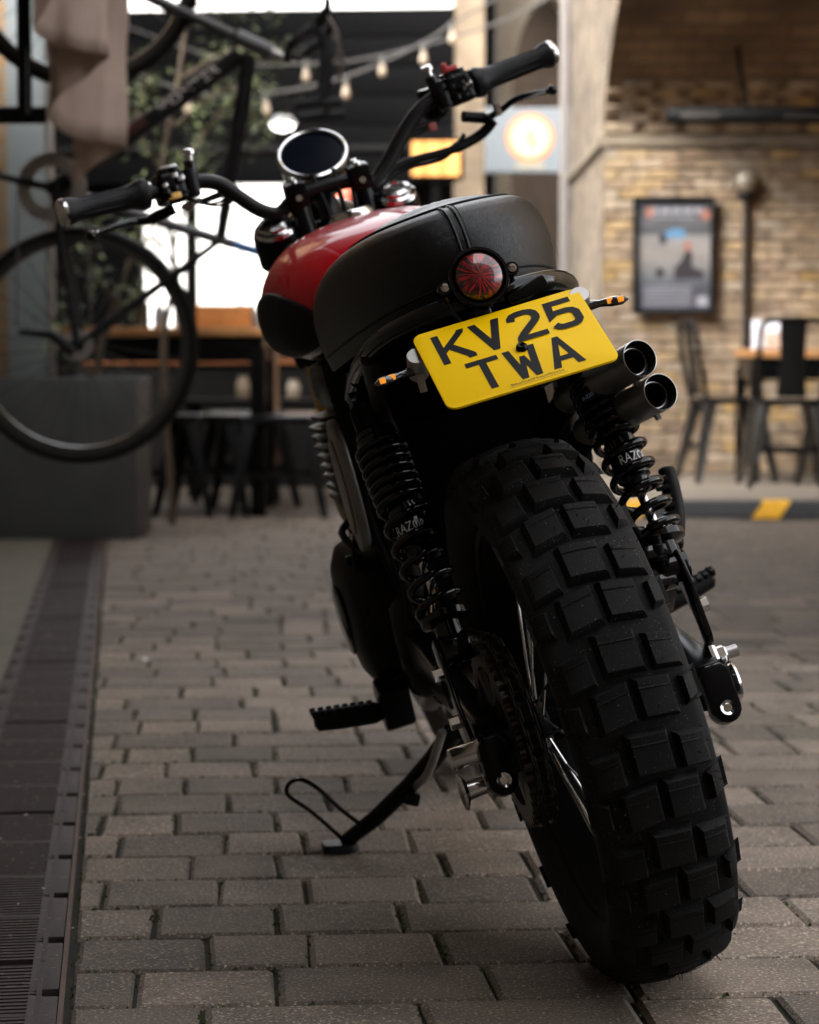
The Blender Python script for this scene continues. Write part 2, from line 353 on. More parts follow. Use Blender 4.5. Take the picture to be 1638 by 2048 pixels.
for r_ in range(-9, 125):
    vc = V0 + RP * r_; fixed = rowj.get(r_)
    umin = -1.2 if r_ < 60 else -2.4; umax = 4.5
    js = [umin]
    if fixed:
        x = fixed[0]; left = []
        while x > umin: x -= rp.choice((.12, .16, .16, .24)); left.append(x)
        js = sorted(left) + fixed; x = fixed[-1]
    else: x = umin - rp.random() * .2; js = [x]
    lim = max(.9, .20 * vc + .5)
    while x < lim: x += rp.choice((.12, .16, .16, .24)); js.append(x)
    for a, b_ in zip(js, js[1:]):
        w2 = RP / 2
        gj = rp.uniform(.0016, .0036); gr_ = rp.uniform(.0018, .0042)
        poly = [pu_ * uu + pv_ * vv_ for uu, vv_ in ((a + gj, vc - w2 + gr_), (b_ - gj, vc - w2 + gr_), (b_ - gj, vc + w2 - gr_), (a + gj, vc + w2 - gr_))]
        poly = [p + V((rp.uniform(-.003, .003), rp.uniform(-.0016, .0016), 0)) for p in poly]
        poly = clip(poly, D0 + dn_ * .012, dn_)
        if len(poly) < 3: continue
        c = sum(poly, V()) / len(poly)
        ar_ = abs(sum((poly[i].x * poly[(i + 1) % len(poly)].y - poly[(i + 1) % len(poly)].x * poly[i].y) for i in range(len(poly)))) / 2
        if ar_ < .0012: continue
        if c.y > 10.72 and c.x > .03: continue           # the raised terrace
        inview = c.y > 2.45 and abs(c.x) < c.y * .172 + .12
        cells.append((c.y if inview else 100 + c.y, poly, rp.uniform(-.0022, .0012), inview))
cells.sort(key=lambda t: t[0]); rest = MB()
for k, (y_, poly, zt, iv) in enumerate(cells):
    if k < 300 and iv:
        b = MB(); c = sum(poly, V()) / len(poly); paver_geo(b, [p - c for p in poly], zt); o = b.build('paver', paver_m, pave, smooth=0); o.location = (c.x, c.y, 0)
    else: paver_geo(rest, poly, zt)
tag(rest.build('paver_field', paver_m, pave, smooth=0), kind='stuff')
# moss and grit in the joints
mb = MB()
for k in range(2200):
    c_ = rp.choice(cells[:170]); poly = c_[1]; i = rp.randrange(len(poly)); p = poly[i].lerp(poly[(i + 1) % len(poly)], rp.random() ** .7); s = rp.uniform(.0012, .0034)
    for q in range(2):
        a = rp.random() * 6.28; o_ = V((math.cos(a), math.sin(a), 0)) * s; p2 = p + V((rp.uniform(-.003, .003), rp.uniform(-.003, .003), rp.uniform(-.008, -.002)))
        mb.add([p2 - o_, p2 + o_ * .5 + V((0, 0, s)), p2 + o_, p2 + V((0, 0, s * 1.5))], [(0, 1, 3), (1, 2, 3), (0, 3, 2)])
tag(mb.build('joint_moss', M('moss', (.06, .085, .02), .9, var=.4, scale=80), pave, smooth=0), kind='stuff')
lt = MB()      # specks of litter
for k in range(46):
    y_ = rp.uniform(2.6, 8); p = V((rp.uniform(-.17, .17) * y_, y_, .0025)); s = rp.uniform(.0008, .0022)
    a = rp.random() * 6.3; u_ = V((math.cos(a), math.sin(a), 0)); v_ = V((-math.sin(a), math.cos(a), 0)) * .5; lt.add([p - u_ * s, p + v_ * s, p + u_ * s, p - v_ * s, p + V((0, 0, s * .6))], [(0, 1, 4), (1, 2, 4), (2, 3, 4), (3, 0, 4)])
for k in range(46):
    t = rp.uniform(-.2, 4.5); p = D0 + dd_ * t + dn_ * rp.choice((.006, rp.uniform(-.18, -.01))) + V((0, 0, .002)); s = rp.uniform(.0015, .0045)
    a = rp.random() * 6.3; u_ = V((math.cos(a), math.sin(a), 0)); v_ = V((-math.sin(a), math.cos(a), 0)) * .5; lt.add([p - u_ * s, p + v_ * s, p + u_ * s, p - v_ * s, p + V((0, 0, s * .5))], [(0, 1, 4), (1, 2, 4), (2, 3, 4), (3, 0, 4)])
tag(lt.build('litter_specks', M('pale_litter', (.5, .46, .4), .8, var=.5, scale=5), pave, smooth=0), kind='stuff')
for (x, y_, s, lab, cm) in ((-.633, 5.72, .010, 'small round white gum spot on the paving near the drain', (.7, .69, .68)), (.72, 6.05, .016, 'flat white gum spot on the paving right of the tyre', (.5, .48, .47))):
    tag(MB().lathe([(0, .003), (s * .7, .0026), (s, .0004)], (x, y_, .0005), (0, 0, 1), n=14).build('gum_spot', M('white_gum' if s < .012 else 'grey_gum', cm, .7)), lab, 'gum')
# concrete apron left of the drain
ap = [D0 + dn_ * -.2 + dd_ * t for t in (-6, 24)]
apr = MB().loft([[ap[0] + V((0, 0, .0)), ap[1]], [V((-9, ap[0].y, 0)), V((-9, ap[1].y, 0))]], closed=False, caps=False).build('apron', mat_speckle('apron_concrete', (.105, .092, .068), (.062, .057, .040), (.19, .17, .13), rand=0, moss=.5, bump=.3), smooth=0)
tag(apr, kind='structure')

# ---- cast iron channel drain
iron = M('cast_iron', (.034, .0255, .024), .62, metal=.15, var=.35, scale=18, bump=.35, bscale=160, dust=.36, dustcol=(.14, .10, .08), dscale=60)
rust = M('rusty_edge', (.09, .055, .04), .8, var=.4, scale=30, bump=.4)
DL = .96; DWi = .20
dr_root = empty('channel_drain', D0, 'long cast iron channel drain running along the paving', 'drain')
def dpt(t, s, z): return dd_ * t + dn_ * s + V((0, 0, z))
ribs_m = None
seg0 = 3.80 - D0.y
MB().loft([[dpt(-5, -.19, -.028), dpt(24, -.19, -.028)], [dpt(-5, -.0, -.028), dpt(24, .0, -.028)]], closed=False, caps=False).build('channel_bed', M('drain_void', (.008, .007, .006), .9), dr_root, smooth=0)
rot_d = Matrix.Rotation(DA, 3, 'Z')
first = None
for k in range(-4, 9):
    t0 = seg0 + DL * k
    if first is None:
        b = MB(); n_r = 62
        b.box((-.1, DL / 2, -.012), (.142, DL - .008, .012))
        for j in range(n_r):
            y_ = .012 + (DL - .024) * (j + .5) / n_r
            if j % 16 == 15: b.box((-.1, y_, -.0035), (.142, .0135, .0075))
            else: b.box((-.1, y_, -.0035), (.140, .0082, .0075), Matrix.Rotation(R(2), 3, 'Z'))
        for q in range(2): b.box((-.1 + (q - .5) * .148, DL / 2, -.006), (.006, DL - .008, .014))
        first = b.build('drain_grate', iron, dr_root, bevel=0, smooth=0); o = first
        tag(first, kind=None)
    else: o = inst(first, dr_root)
    o.location = dd_ * t0; o.rotation_euler = (0, 0, DA)
eb0 = None
for side in (0, 1):
    for k in range(-14, 36):
        t = 2.70 - D0.y + .25 * k
        if eb0 is None:      # edge block with the half-oval notch at its near end
            poly = [(0, .014)] + [(.004 + .030 * math.sin(math.pi / 2 * i / 6), .014 - .0125 * math.cos(math.pi / 2 * i / 6) + .0125 * 0) for i in range(7)]
            out = [(-.0, .0135)]
            w_ = .034
            poly = [(0, .016), (w_ * .45, .0155), (w_ * .75, .0125), (w_ * .93, .007), (w_, .0), (w_, .25 - .0), (w_ * .93, .243), (w_ * .75, .25 - .0125), (w_ * .45, .25 - .0155), (0, .25 - .016)]
            poly = [(-a, c) for a, c in poly]
            eb0 = MB().prism(poly, (0, 0, 0), (1, 0, 0), (0, 1, 0), (0, 0, 1), -.02, .0005).build('frame_block', iron, dr_root, bevel=.0015); o = eb0
        else: o = inst(eb0, dr_root)
        if side == 0: o.location = dd_ * t + dn_ * -.004; o.rotation_euler = (0, 0, DA)
        else: o.location = dd_ * (t + .25) + dn_ * -.196; o.rotation_euler = (0, 0, DA + math.pi)
for s, nm in ((0.0, 0), (-.2, 1)):
    MB().loft([[dpt(-5, s - .003, -.02), dpt(24, s - .003, -.02)], [dpt(-5, s - .003, -.0008), dpt(24, s - .003, -.0008)], [dpt(-5, s + .003, -.0008), dpt(24, s + .003, -.0008)], [dpt(-5, s + .003, -.02), dpt(24, s + .003, -.02)]], closed=False, caps=False).build('edge_rail', rust, dr_root, smooth=0)
tag(MB().loft([[dpt(t, .004, -.012), dpt(t, .012, -.010)] for t in (-.5, 12)], closed=False, caps=False).build('edge_grit', bed, dr_root, smooth=0), kind='stuff')

# ---- raised terrace in front of the arch, black kerb with yellow blocks
ter = MB().box((4.5, 13.4, .036), (8.9, 5.0, .072)).build('terrace', mat_speckle('terrace_concrete', (.21, .17, .13), (.15, .125, .10), (.28, .24, .19), rand=0, bump=.2), smooth=0)
tag(ter, kind='structure')
kerb = empty('kerb', (.05, 10.82, 0), 'low black kerb with yellow blocks along the raised terrace', 'kerb')
kb = M('kerb_black', (.035, .035, .037), .75, var=.2, bump=.2); ky = M('kerb_yellow', (.78, .40, .02), .6, var=.1, scale=20)
sk = .055
def kseg(x0, x1, mat_):
    b = MB(); pr = [(0, 0), (.008, .066), (.02, .078), (.12, .078), (.12, 0)]
    b.loft([[V((x + sk * z / .078, y_ - .075, z)) for y_, z in pr] for x in (x0, x1)]); b.build('kerb_block', mat_, kerb, bevel=0)
xx = 0.0; marks = [(.30, .42), (.86, .98), (1.482, 1.604), (2.05, 2.17), (2.6, 2.72)]
for a, b_ in marks:
    kseg(xx, a - .003, kb); kseg(a, b_, ky); xx = b_ + .003
kseg(xx, 6, kb)

# ---- railway arch on the right: abutment wall, barrel vault, pier
brick_m = mat_brick('stock_brick')
mort = M('lime_mortar', (.17, .13, .092), .95, var=.25, scale=12, bump=.5, bscale=80)
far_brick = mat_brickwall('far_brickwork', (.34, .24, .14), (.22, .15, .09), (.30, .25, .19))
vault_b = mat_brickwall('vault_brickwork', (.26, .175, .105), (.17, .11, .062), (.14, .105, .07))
arch = empty('railway_arch', (1.072, 13.4, 0), 'brick railway arch with lit yellow stock wall and dark vault', 'arch')
def A(v_): return V(v_) - V((1.072, 13.4, 0))
def Apart(b, name, mat_, **kw):
    b.v = [tuple(A(v_)) for v_ in b.v]; return b.build(name, mat_, arch, **kw)
YC, RC, ZC = 9.7, 5.2326, -1.80; XF = 1.072
Apart(MB().box((1.072 + 1.2 + .01, 13.55, .97), (2.40, .3, 1.86)), 'wall_core', mort, smooth=0)
Apart(MB().box((6.0, 13.54, .97), (5.04, .3, 1.86)), 'far_wall', far_brick, smooth=0)
vr = []
for k in range(61):
    a = math.pi * k / 60; vr.append([V((x, 9.7 - 3.7 * math.cos(a), 1.9 + 1.0 * math.sin(a))) for x in (XF + .006, 8.5)])
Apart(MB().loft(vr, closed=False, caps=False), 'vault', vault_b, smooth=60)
# spandrel face towards the lane, plastered, with the arch cut out; pier beyond
plast = M('weathered_render', (.28, .235, .18), .92, var=.22, scale=3.5, bump=.4, bscale=25, bdist=.01)
sp = MB(); top = 6.5
for k in range(60):
    a, b_ = vr[k][0], vr[k + 1][0]; sp.add([(XF, a.y, a.z), (XF, b_.y, b_.z), (XF, b_.y, top), (XF, a.y, top)], [(0, 1, 2, 3)])
sp.add([(XF, 13.4, 0), (XF, 16.2, 0), (XF, 16.2, top), (XF, 13.4, top)], [(0, 1, 2, 3)])
sp.add([(XF, 5.56, 0), (XF, 6.0, 0), (XF, 6.0, top), (XF, 5.56, top)], [(0, 1, 2, 3)])
Apart(sp, 'lane_face', mat_brickwall('pale_brickwork', (.235, .182, .13), (.165, .122, .083), (.20, .16, .118), axes='YZ', lo=.35, hi=1.3, ns=7), smooth=0)
Apart(MB().box((XF + 2.2, 5.78, 3.2), (4.38, .42, 6.4)), 'near_pier', far_brick, smooth=0)
Apart(MB().box((XF + 3.72, 16.215, 3.2), (7.4, .03, 6.4)), 'pier_back', far_brick, smooth=0)
Apart(MB().box((8.4, 9.7, 2.2), (.2, 7.2, 4.4)), 'arch_end_wall', far_brick, smooth=0)
# impost course
Apart(MB().loft([[V((x, y_, z)) for y_, z in ((13.37, 1.885), (13.37, 1.935), (13.42, 1.955), (13.42, 1.875))] for x in (XF - .03, 5)]), 'impost_course', M('impost_stone', (.20, .16, .115), .9, var=.3, scale=8), smooth=0)
Apart(MB().loft([[V((x, y_, z)) for x, z in ((XF - .03, 1.885), (XF - .03, 1.935), (XF + .02, 1.955), (XF + .02, 1.875))] for y_ in (13.371, 16.2)]), 'impost_return', M('impost_stone'), smooth=0)
# individual bricks of the lit wall and the first courses of the vault
bk = []
for L in (.160, .076):
    bb = MB().box((0, 0, 0), (L, .03, .047)); bk.append(bb)
bobj = [None, None]
def place_brick(kind, loc, rot):
    if bobj[kind] is None:
        bobj[kind] = bk[kind].build('brick', brick_m, arch, bevel=.004, segs=1); o = bobj[kind]
    else: o = inst(bobj[kind], arch)
    o.location = A(loc); o.rotation_euler = rot
rb = random.Random(11)
for c_ in range(32):
    z = .076 + .056 * c_ + .03
    x = XF + .004; 
    if c_ % 2: place_brick(1, (x + .038, 13.4, z), (0, 0, 0)); x += .084
    while x < XF + 1.28:
        place_brick(0, (x + .080, 13.4 + rb.uniform(-.005, .004), z + rb.uniform(-.002, .002)), (0, rb.uniform(-.009, .009), 0)); x += .168
arc_ = [(9.7 + 3.7 * math.cos(t * .002), 1.9 + math.sin(t * .002)) for t in range(500)]; acc = [0]
for p, q in zip(arc_, arc_[1:]): acc.append(acc[-1] + math.hypot(q[0] - p[0], q[1] - p[1]))
for c_ in range(6):
    i_ = next(i for i, s_ in enumerate(acc) if s_ > .085 + .056 * c_); (y_, z), (y2_, z2_) = arc_[i_], arc_[i_ + 1]; a = math.atan2(z2_ - z, y_ - y2_); x = XF + .01 + (.084 if c_ % 2 else 0)
    while x < XF + 1.2:
        place_brick(0, (x + .080, y_, z), (math.pi / 2 - a, 0, 0)); x += .225

# ---- second arch further down the lane and the dark canopy building
a2 = empty('far_arch', (1.0, 20, 0), 'pale far arch with dark brick opening beyond the hanging sign', 'arch')
poly = []
N2 = 16; cx2, hw2, zs = 1.13, .30, 2.75
inner_ = [(cx2 - hw2, 0), (cx2 - hw2, zs)] + [(cx2 - hw2 * math.cos(math.pi * i / N2), zs + .9 * math.sin(math.pi * i / N2)) for i in range(1, N2)] + [(cx2 + hw2, zs), (cx2 + hw2, 0)]
b = MB(); ys = (19.8, 20.2)
for (p, q) in zip(inner_, inner_[1:]):
    for y_ in ys:
        if p[0] == q[0]: continue
        b.add([(p[0] - 1.0, y_ - 20, p[1]), (q[0] - 1.0, y_ - 20, q[1]), (q[0] - 1.0, y_ - 20, 5), (p[0] - 1.0, y_ - 20, 5)], [(0, 1, 2, 3)])
    b.add([(p[0] - 1.0, -.2, p[1]), (q[0] - 1.0, -.2, q[1]), (q[0] - 1.0, .2, q[1]), (p[0] - 1.0, .2, p[1])], [(0, 1, 2, 3)])
b.box(((.58 + cx2 - hw2) / 2 - 1.0, 0, 2.5), (cx2 - hw2 - .58, .4, 5)); b.box((cx2 + hw2 + .5 - 1.0, 0, 2.5), (1.0, .4, 5))
b.build('arch_front', M('weathered_render'), a2, smooth=0)
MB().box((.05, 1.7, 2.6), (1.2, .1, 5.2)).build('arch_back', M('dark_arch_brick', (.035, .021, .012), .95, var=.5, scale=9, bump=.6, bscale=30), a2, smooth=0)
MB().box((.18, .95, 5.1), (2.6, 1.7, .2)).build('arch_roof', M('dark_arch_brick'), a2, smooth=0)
MB().box((-.53, -.6, 2.4), (.24, .5, 4.8)).build('brick_pillar', mat_brickwall('pillar_brickwork', (.42, .31, .20), (.34, .24, .15), (.36, .30, .23)), a2, smooth=0)
MB().cyl((-.36, -.7, 0), (-.36, -.7, 4.5), .05, n=12).build('rain_pipe', blk_satin, a2)

dark = M('charcoal_cladding', (.0045, .0045, .005), .75, var=.25, scale=3, spec=.12)
can = empty('canopy_building', (-.7, 16, 0), 'dark charcoal canopy building with open bright passage under it', 'building')
def Cp(b, name, mat_, **kw):
    b.v = [tuple(V(v_) - V((-.7, 16, 0))) for v_ in b.v]; return b.build(name, mat_, can, **kw)
rz_ = Matrix.Rotation(R(4.5), 3, 'Z')
for k in range(6):
    z0 = 1.86 + k * .19
    Cp(MB().box((-1.2, 16.0, z0 + .092), (3.0, .12, .182), Matrix.Rotation(R(-4.5), 3, 'Z')), 'fascia_panel', dark, bevel=.006)
Cp(MB().box((-1.2, 15.93, 2.09), (3.0, .03, .035), Matrix.Rotation(R(-4.5), 3, 'Z')), 'fascia_rail', M('grey_rail', (.03, .03, .03), .6), smooth=0)
Cp(MB().box((-.02, 16.12, 1.4), (.62, .12, 2.8)), 'dark_wall', dark, smooth=0)
Cp(MB().box((-2.6, 16.3, 1.5), (1.6, .3, 3.0)), 'dark_wall', dark, smooth=0)
for x in (-1.45, -.36): Cp(MB().box((x, 16.1, .93), (.08, .08, 1.86)), 'canopy_post', dark, smooth=0)
# warm lit shopfront panel right of the passage
lit = M('lit_amber_panel', (.8, .4, .12), .6, emit=(1.0, .42, .10), estr=.11)
sf = empty('lit_window', (.17, 15.6, 0), 'amber lit window panel under the dark canopy beside the pillar', 'window')
MB().box((0, .12, 2.0), (.36, .04, .27)).build('frame', dark, sf)
MB().box((0, .09, 2.005), (.31, .02, .22)).build('pane', lit, sf)
for x in (-.075, .04): MB().box((x, .07, 2.005), (.012, .015, .22)).build('glazing_bar', M('amber_bar', (.5, .2, .05), .6), sf)
MB().box((0, .16, .98), (.06, .06, 1.78)).build('post', dark, sf)
# unseen walls and roof, added to shut out low sky and sun
lw = MB().box((-2.7, .05, 3.6), (.4, 9.1, 7.2)).build('brick_wall', mat_brickwall('lane_brickwork', (.16, .11, .075), (.10, .07, .05), (.14, .12, .09), axes='YZ'), smooth=0)  # unseen wall, made tall to keep sky light off the left
tag(lw, 'unseen tall brick wall added left to block the sky', 'wall')
lw2 = MB().box((-2.75, 6.38, 2.4), (.3, 3.5, 4.8)).box((-2.75, 10.16, 1.45), (.3, 4.0, 2.9)).build('shade_wall', mat_brickwall('shade_wall_brick', (.16, .11, .075), (.10, .07, .05), (.14, .12, .09), axes='YZ'), smooth=0)  # unseen, added to shade the planter and left paving
tag(lw2, 'unseen lower brick wall added left to keep sun off', 'wall')
bw_ = MB().box((-3, -4.8, 5.5), (26, .8, 11)).build('brick_wall', mat_brickwall('back_brickwork', (.13, .09, .06), (.09, .065, .045), (.12, .10, .08)), smooth=0)  # unseen block, made tall to keep sun off the near lane
tag(bw_, 'unseen tall brick block added behind the camera to block sun', 'wall')
ub = MB().box((-6.0, 18.5, 3.5), (5.2, 13, 7.0)).build('shade_block', mat_brickwall('upper_brickwork', (.16, .11, .075), (.10, .07, .05), (.14, .12, .09), axes='YZ'), smooth=0)  # added only to keep the sun off the canopy
tag(ub, 'added brick block at the left that shades the dark canopy', 'building')
wb = MB().box((-2, 34, 4.0), (16, .6, 8.0)).build('daylight_backing', M('daylight_white', (.86, .84, .80), .9, var=.05, scale=1.5), smooth=0)  # added white backing so the passage reads as blown-out daylight
tag(wb, 'added white wall standing in for bright daylight beyond the passage', 'building')
lr = empty('shade_roof', (-1.05, 2.5, 4.9), 'unseen dark roof added over the left lane to block sky', 'roof')  # unseen roof added to cut sky light from the left
for k in range(8):
    MB().box((-.45, -6.6 + 1.7 * k, 0), (2.2, 1.66, .12)).build('shade_panel', M('shade_boards', (.045, .04, .036), .9), lr, smooth=0)
for x in (-1.4, .5): MB().box((x, -.65, -.12), (.12, 13.4, .12)).build('shade_beam', blk_satin, lr, smooth=0)
cb2 = MB().box((-2.5, 10.6, 2.4), (1.55, .3, 4.8)).build('brick_wall', mat_brickwall('corner_brickwork', (.34, .21, .10), (.28, .17, .08), (.28, .22, .15)), smooth=0)
tag(cb2, 'sliver of orange brick wall left of the grey column', 'wall')
# ================================================================== the motorcycle
# root frame: x forward, y to the bike's left, z up, origin where the rear tyre meets the ground
LEAN, YAW = 0.28833, 0.14818
fw = V((-math.sin(YAW), math.cos(YAW), 0)); lf = V((-math.cos(YAW), -math.sin(YAW), 0)); up = V((0, 0, 1))
u2 = up * math.cos(LEAN) + lf * math.sin(LEAN); l2 = lf * math.cos(LEAN) - up * math.sin(LEAN)
moto = empty('motorcycle', label='black motorcycle with red tank and yellow number plate leaning on its side stand', cat_='motorcycle')
moto.matrix_world = Matrix(((fw.x, l2.x, u2.x, .3107), (fw.y, l2.y, u2.y, 2.7845), (fw.z, l2.z, u2.z, 0), (0, 0, 0, 1)))

# ---- rear wheel
AX = V((0, .016, .333))
def crown(s): return .3205 - 2.9 * s * s - 300 * max(0, abs(s) - .05) ** 3 * 4
def carc(s): return .3085 - 2.5 * s * s
prof = []
for k in range(-8, 9):
    s_ = .0085 * k; prof.append((carc(s_), s_))
prof = [(.236, -.054), (.244, -.062), (.258, -.0695), (.275, -.0725), (.290, -.0715)] + prof + [(.290, .0715), (.275, .0725), (.258, .0695), (.244, .062), (.236, .054), (.238, .03), (.238, -.03)]
rear_tyre = MB().lathe(prof, AX, (0, 1, 0), n=96, closed=True).build('rear_tyre', rubber, moto, smooth=50)
NROW = 36; PITCH = 2 * math.pi / NROW
def block_mesh(name, s0, s1, t0, t1, skew=0.0, groove=True):
    """one tread block round angle 0 (the wheel's rear), s across, t along in metres"""
    b = MB(); ns = 4
    def P(s, t, r):
        a = t / .315; return V((-r * math.cos(a), s, r * math.sin(a)))
    cham = .0022; rings = []
    def ring(i0, i1, j0, j1, fr):
        pts = []
        for i in range(ns + 1): s = i0 + (i1 - i0) * i / ns; pts.append((s, j0 + skew * (s - (i0 + i1) / 2)))
        for i in range(ns, -1, -1): s = i0 + (i1 - i0) * i / ns; pts.append((s, j1 + skew * (s - (i0 + i1) / 2)))
        return [P(s, t, fr(s)) for s, t in pts]
    g = .0045
    r0 = ring(s0 - g, s1 + g, t0 - g, t1 + g, lambda s: carc(max(-.074, min(.074, s))) - .004)
    r1 = ring(s0, s1, t0, t1, lambda s: crown(s) - .0022)
    r2 = ring(s0 + .0016, s1 - .0016, t0 + .0016, t1 - .0016, crown)
    n = len(r0); b.loft([r0, r1, r2], caps=False)
    vs = r2; k = ns + 1
    b.add(vs, [(i, i + 1, n - 2 - i, n - 1 - i) for i in range(ns)])
    if groove:      # the fine moulded lip line across the block, a shallow raised step
        ta = t0 + (t1 - t0) * .72
        q0 = [P(s0 + .001 + (s1 - s0 - .002) * i / ns, ta + skew * ((s1 - s0) * (i / ns - .5)), crown(s0 + (s1 - s0) * i / ns) + .0003) for i in range(ns + 1)]
        q1 = [P(s0 + .001 + (s1 - s0 - .002) * i / ns, ta + .0011 + skew * ((s1 - s0) * (i / ns - .5)), crown(s0 + (s1 - s0) * i / ns) + .0009) for i in range(ns + 1)]
        q2 = [P(s0 + .001 + (s1 - s0 - .002) * i / ns, ta + .0022 + skew * ((s1 - s0) * (i / ns - .5)), crown(s0 + (s1 - s0) * i / ns) + .0002) for i in range(ns + 1)]
        b.loft([q0, q1, q2], closed=False, caps=False)
    o = b.build(name, rubber, rear_tyre, smooth=35); o.location = AX
    return o
protos_a = [block_mesh('tread_block', -.0212, .0195, -.0212, .0212, .10), block_mesh('tread_block', .0325, .0615, -.0180, .0180, -.15), block_mesh('tread_block', -.0615, -.0325, -.0180, .0180, .15)]
protos_b = [block_mesh('tread_block', .0040, .0405, -.0205, .0205, -.12), block_mesh('tread_block', -.042, -.0058, -.0205, .0205, .12), block_mesh('tread_block', .056, .0718, -.014, .014, .3, False), block_mesh('tread_block', -.0718, -.056, -.014, .014, -.3, False)]
# real wheel: rows staggered round the rim
for k in range(NROW):
    for p_i, p in enumerate(protos_a if k % 2 == 0 else protos_b):
        ang = k * PITCH + (-.03 if (k % 2 == 0 and p_i in (1, 2)) else 0)
        if k in (0, 1): p.rotation_euler = (0, ang, 0)
        else: inst(p, rear_tyre, AX, (0, ang, 0))
hb = MB()      # moulding hairs still standing on the new tyre
for k in range(150):
    a = random.uniform(-1.9, 1.4); s = random.choice((-1, 1)) * random.uniform(.03, .073) if k % 3 else random.uniform(-.03, .03)
    r = crown(s) - .001; d = V((-math.cos(a), random.uniform(-.3, .3) + s * 8, math.sin(a))).normalized()
    p = AX + V((-r * math.cos(a), s, r * math.sin(a))); L = random.uniform(.002, .0065)
    hb.cyl(p, p + d * L * 1.35, .0006, .0003, n=4)
tag(hb.build('rubber_hairs', rubber, rear_tyre, smooth=0), kind='stuff')
rim = MB().lathe([(.237, -.052), (.241, -.048), (.225, -.044), (.218, -.02), (.215, 0), (.218, .02), (.225, .044), (.241, .048), (.237, .052), (.229, .05), (.211, .018), (.209, 0), (.211, -.018), (.229, -.05)], AX, (0, 1, 0), n=64, closed=True).build('rear_rim', blk_matt, moto)
MB().lathe([(.012, -.105), (.03, -.1), (.032, -.07), (.024, -.055), (.024, .045), (.034, .055), (.05, .06), (.05, .08), (.02, .1), (.012, .105)], AX, (0, 1, 0), n=24).build('rear_hub', blk_satin, moto)
spoke_m = M('steel_spoke', (.55, .53, .5), .25, metal=1)
for k in range(32):
    a = 2 * math.pi * k / 32; sd_ = 1 if k % 2 else -1; tw = .5 if (k // 2) % 2 else -.5
    p0 = AX + V((math.cos(a + tw) * .032, sd_ * .052, math.sin(a + tw) * .032)); p1 = AX + V((math.cos(a) * .215, sd_ * .012, math.sin(a) * .215))
    MB().cyl(p0, p1, .0017, n=6, caps=False).build('spoke', spoke_m, rim)
# sprocket and chain
spm = M('oily_steel', (.07, .06, .05), .38, metal=.9, var=.35, scale=60)
b = MB(); NT = 42; rs = .1065
tooth = []
for k in range(NT * 4):
    r = rs + (.0045, .0045, -.003, -.003)[k % 4]; a = 2 * math.pi * k / (NT * 4); tooth.append((r * math.cos(a), r * math.sin(a)))
b.loft([[AX + V((x, y_, z)) for x, z in tooth] for y_ in (.094, .101)], caps=False)
inner = [(.084 * math.cos(2 * math.pi * k / (NT * 4)), .084 * math.sin(2 * math.pi * k / (NT * 4))) for k in range(NT * 4)]
for y_ in (.094, .101):
    b.loft([[AX + V((x, y_, z)) for x, z in tooth], [AX + V((x, y_, z)) for x, z in inner]], caps=False)
b.loft([[AX + V((x, y_, z)) for x, z in inner] for y_ in (.094, .101)], caps=False)
for k in range(6):
    a = 2 * math.pi * k / 6; b.box(AX + V((.062 * math.cos(a), .0975, .062 * math.sin(a))), (.055, .0066, .018), Matrix.Rotation(-a, 3, 'Y'))
b.build('rear_sprocket', spm, moto)
FS = V((.60, .0975, .36)); fr_ = .036
path = []
d = FS - AX; base = math.atan2(d.z, d.x); off = math.acos((rs - fr_) / math.hypot(d.x, d.z))
a0, a1 = base + off, base - off + 2 * math.pi
for k in range(41): a = a0 + (a1 - a0) * k / 40; path.append(V((AX.x + rs * math.cos(a), .0975, AX.z + rs * math.sin(a))))
for k in range(15): a = a1 - 2 * math.pi + (a0 - a1 + 2 * math.pi) * k / 14; path.append(V((FS.x + fr_ * math.cos(a), .0975, FS.z + fr_ * math.sin(a))))
# resample to chain pitch
tot = [0]; P2 = path + [path[0]]
for i in range(len(P2) - 1): tot.append(tot[-1] + (P2[i + 1] - P2[i]).length)
NL = int(tot[-1] / .0158) // 2 * 2; pl = []
for k in range(NL):
    t = tot[-1] * k / NL; i = max(j for j in range(len(P2) - 1) if tot[j] <= t); pl.append(P2[i].lerp(P2[i + 1], (t - tot[i]) / max(1e-9, tot[i + 1] - tot[i])))
cb_ = MB()
for k in range(NL):
    p, q = pl[k], pl[(k + 1) % NL]; dr = (q - p).normalized(); nr = V((0, 1, 0)).cross(dr); wd = .0085 if k % 2 else .0055
    for s in (-1, 1):
        poly = []
        for j in range(10):
            a = 2 * math.pi * j / 10; c = p if math.cos(a) < 0 else q
            poly.append(c + dr * (.0072 * math.cos(a)) + nr * (.0072 * math.sin(a) * (1 if abs(math.sin(a)) > .5 else .8)) + V((0, s * wd, 0)))
        cb_.loft([[v_ + V((0, -.0009, 0)) for v_ in poly], [v_ + V((0, .0009, 0)) for v_ in poly]])
    cb_.cyl(p + V((0, -.0105, 0)), p + V((0, .0105, 0)), .0026, n=6)
tag(cb_.build('drive_chain', spm, moto, smooth=30), kind='stuff')
# brake disc right
b = MB(); dd = [(.11 + (.002 if k % 2 else -.002), 0) for k in range(2)]
b.lathe([(.075, -.003), (.112, -.003), (.112, .003), (.075, .003)], AX + V((0, -.093, 0)), (0, 1, 0), n=48, closed=True); b.build('brake_disc', steel_dark, moto)

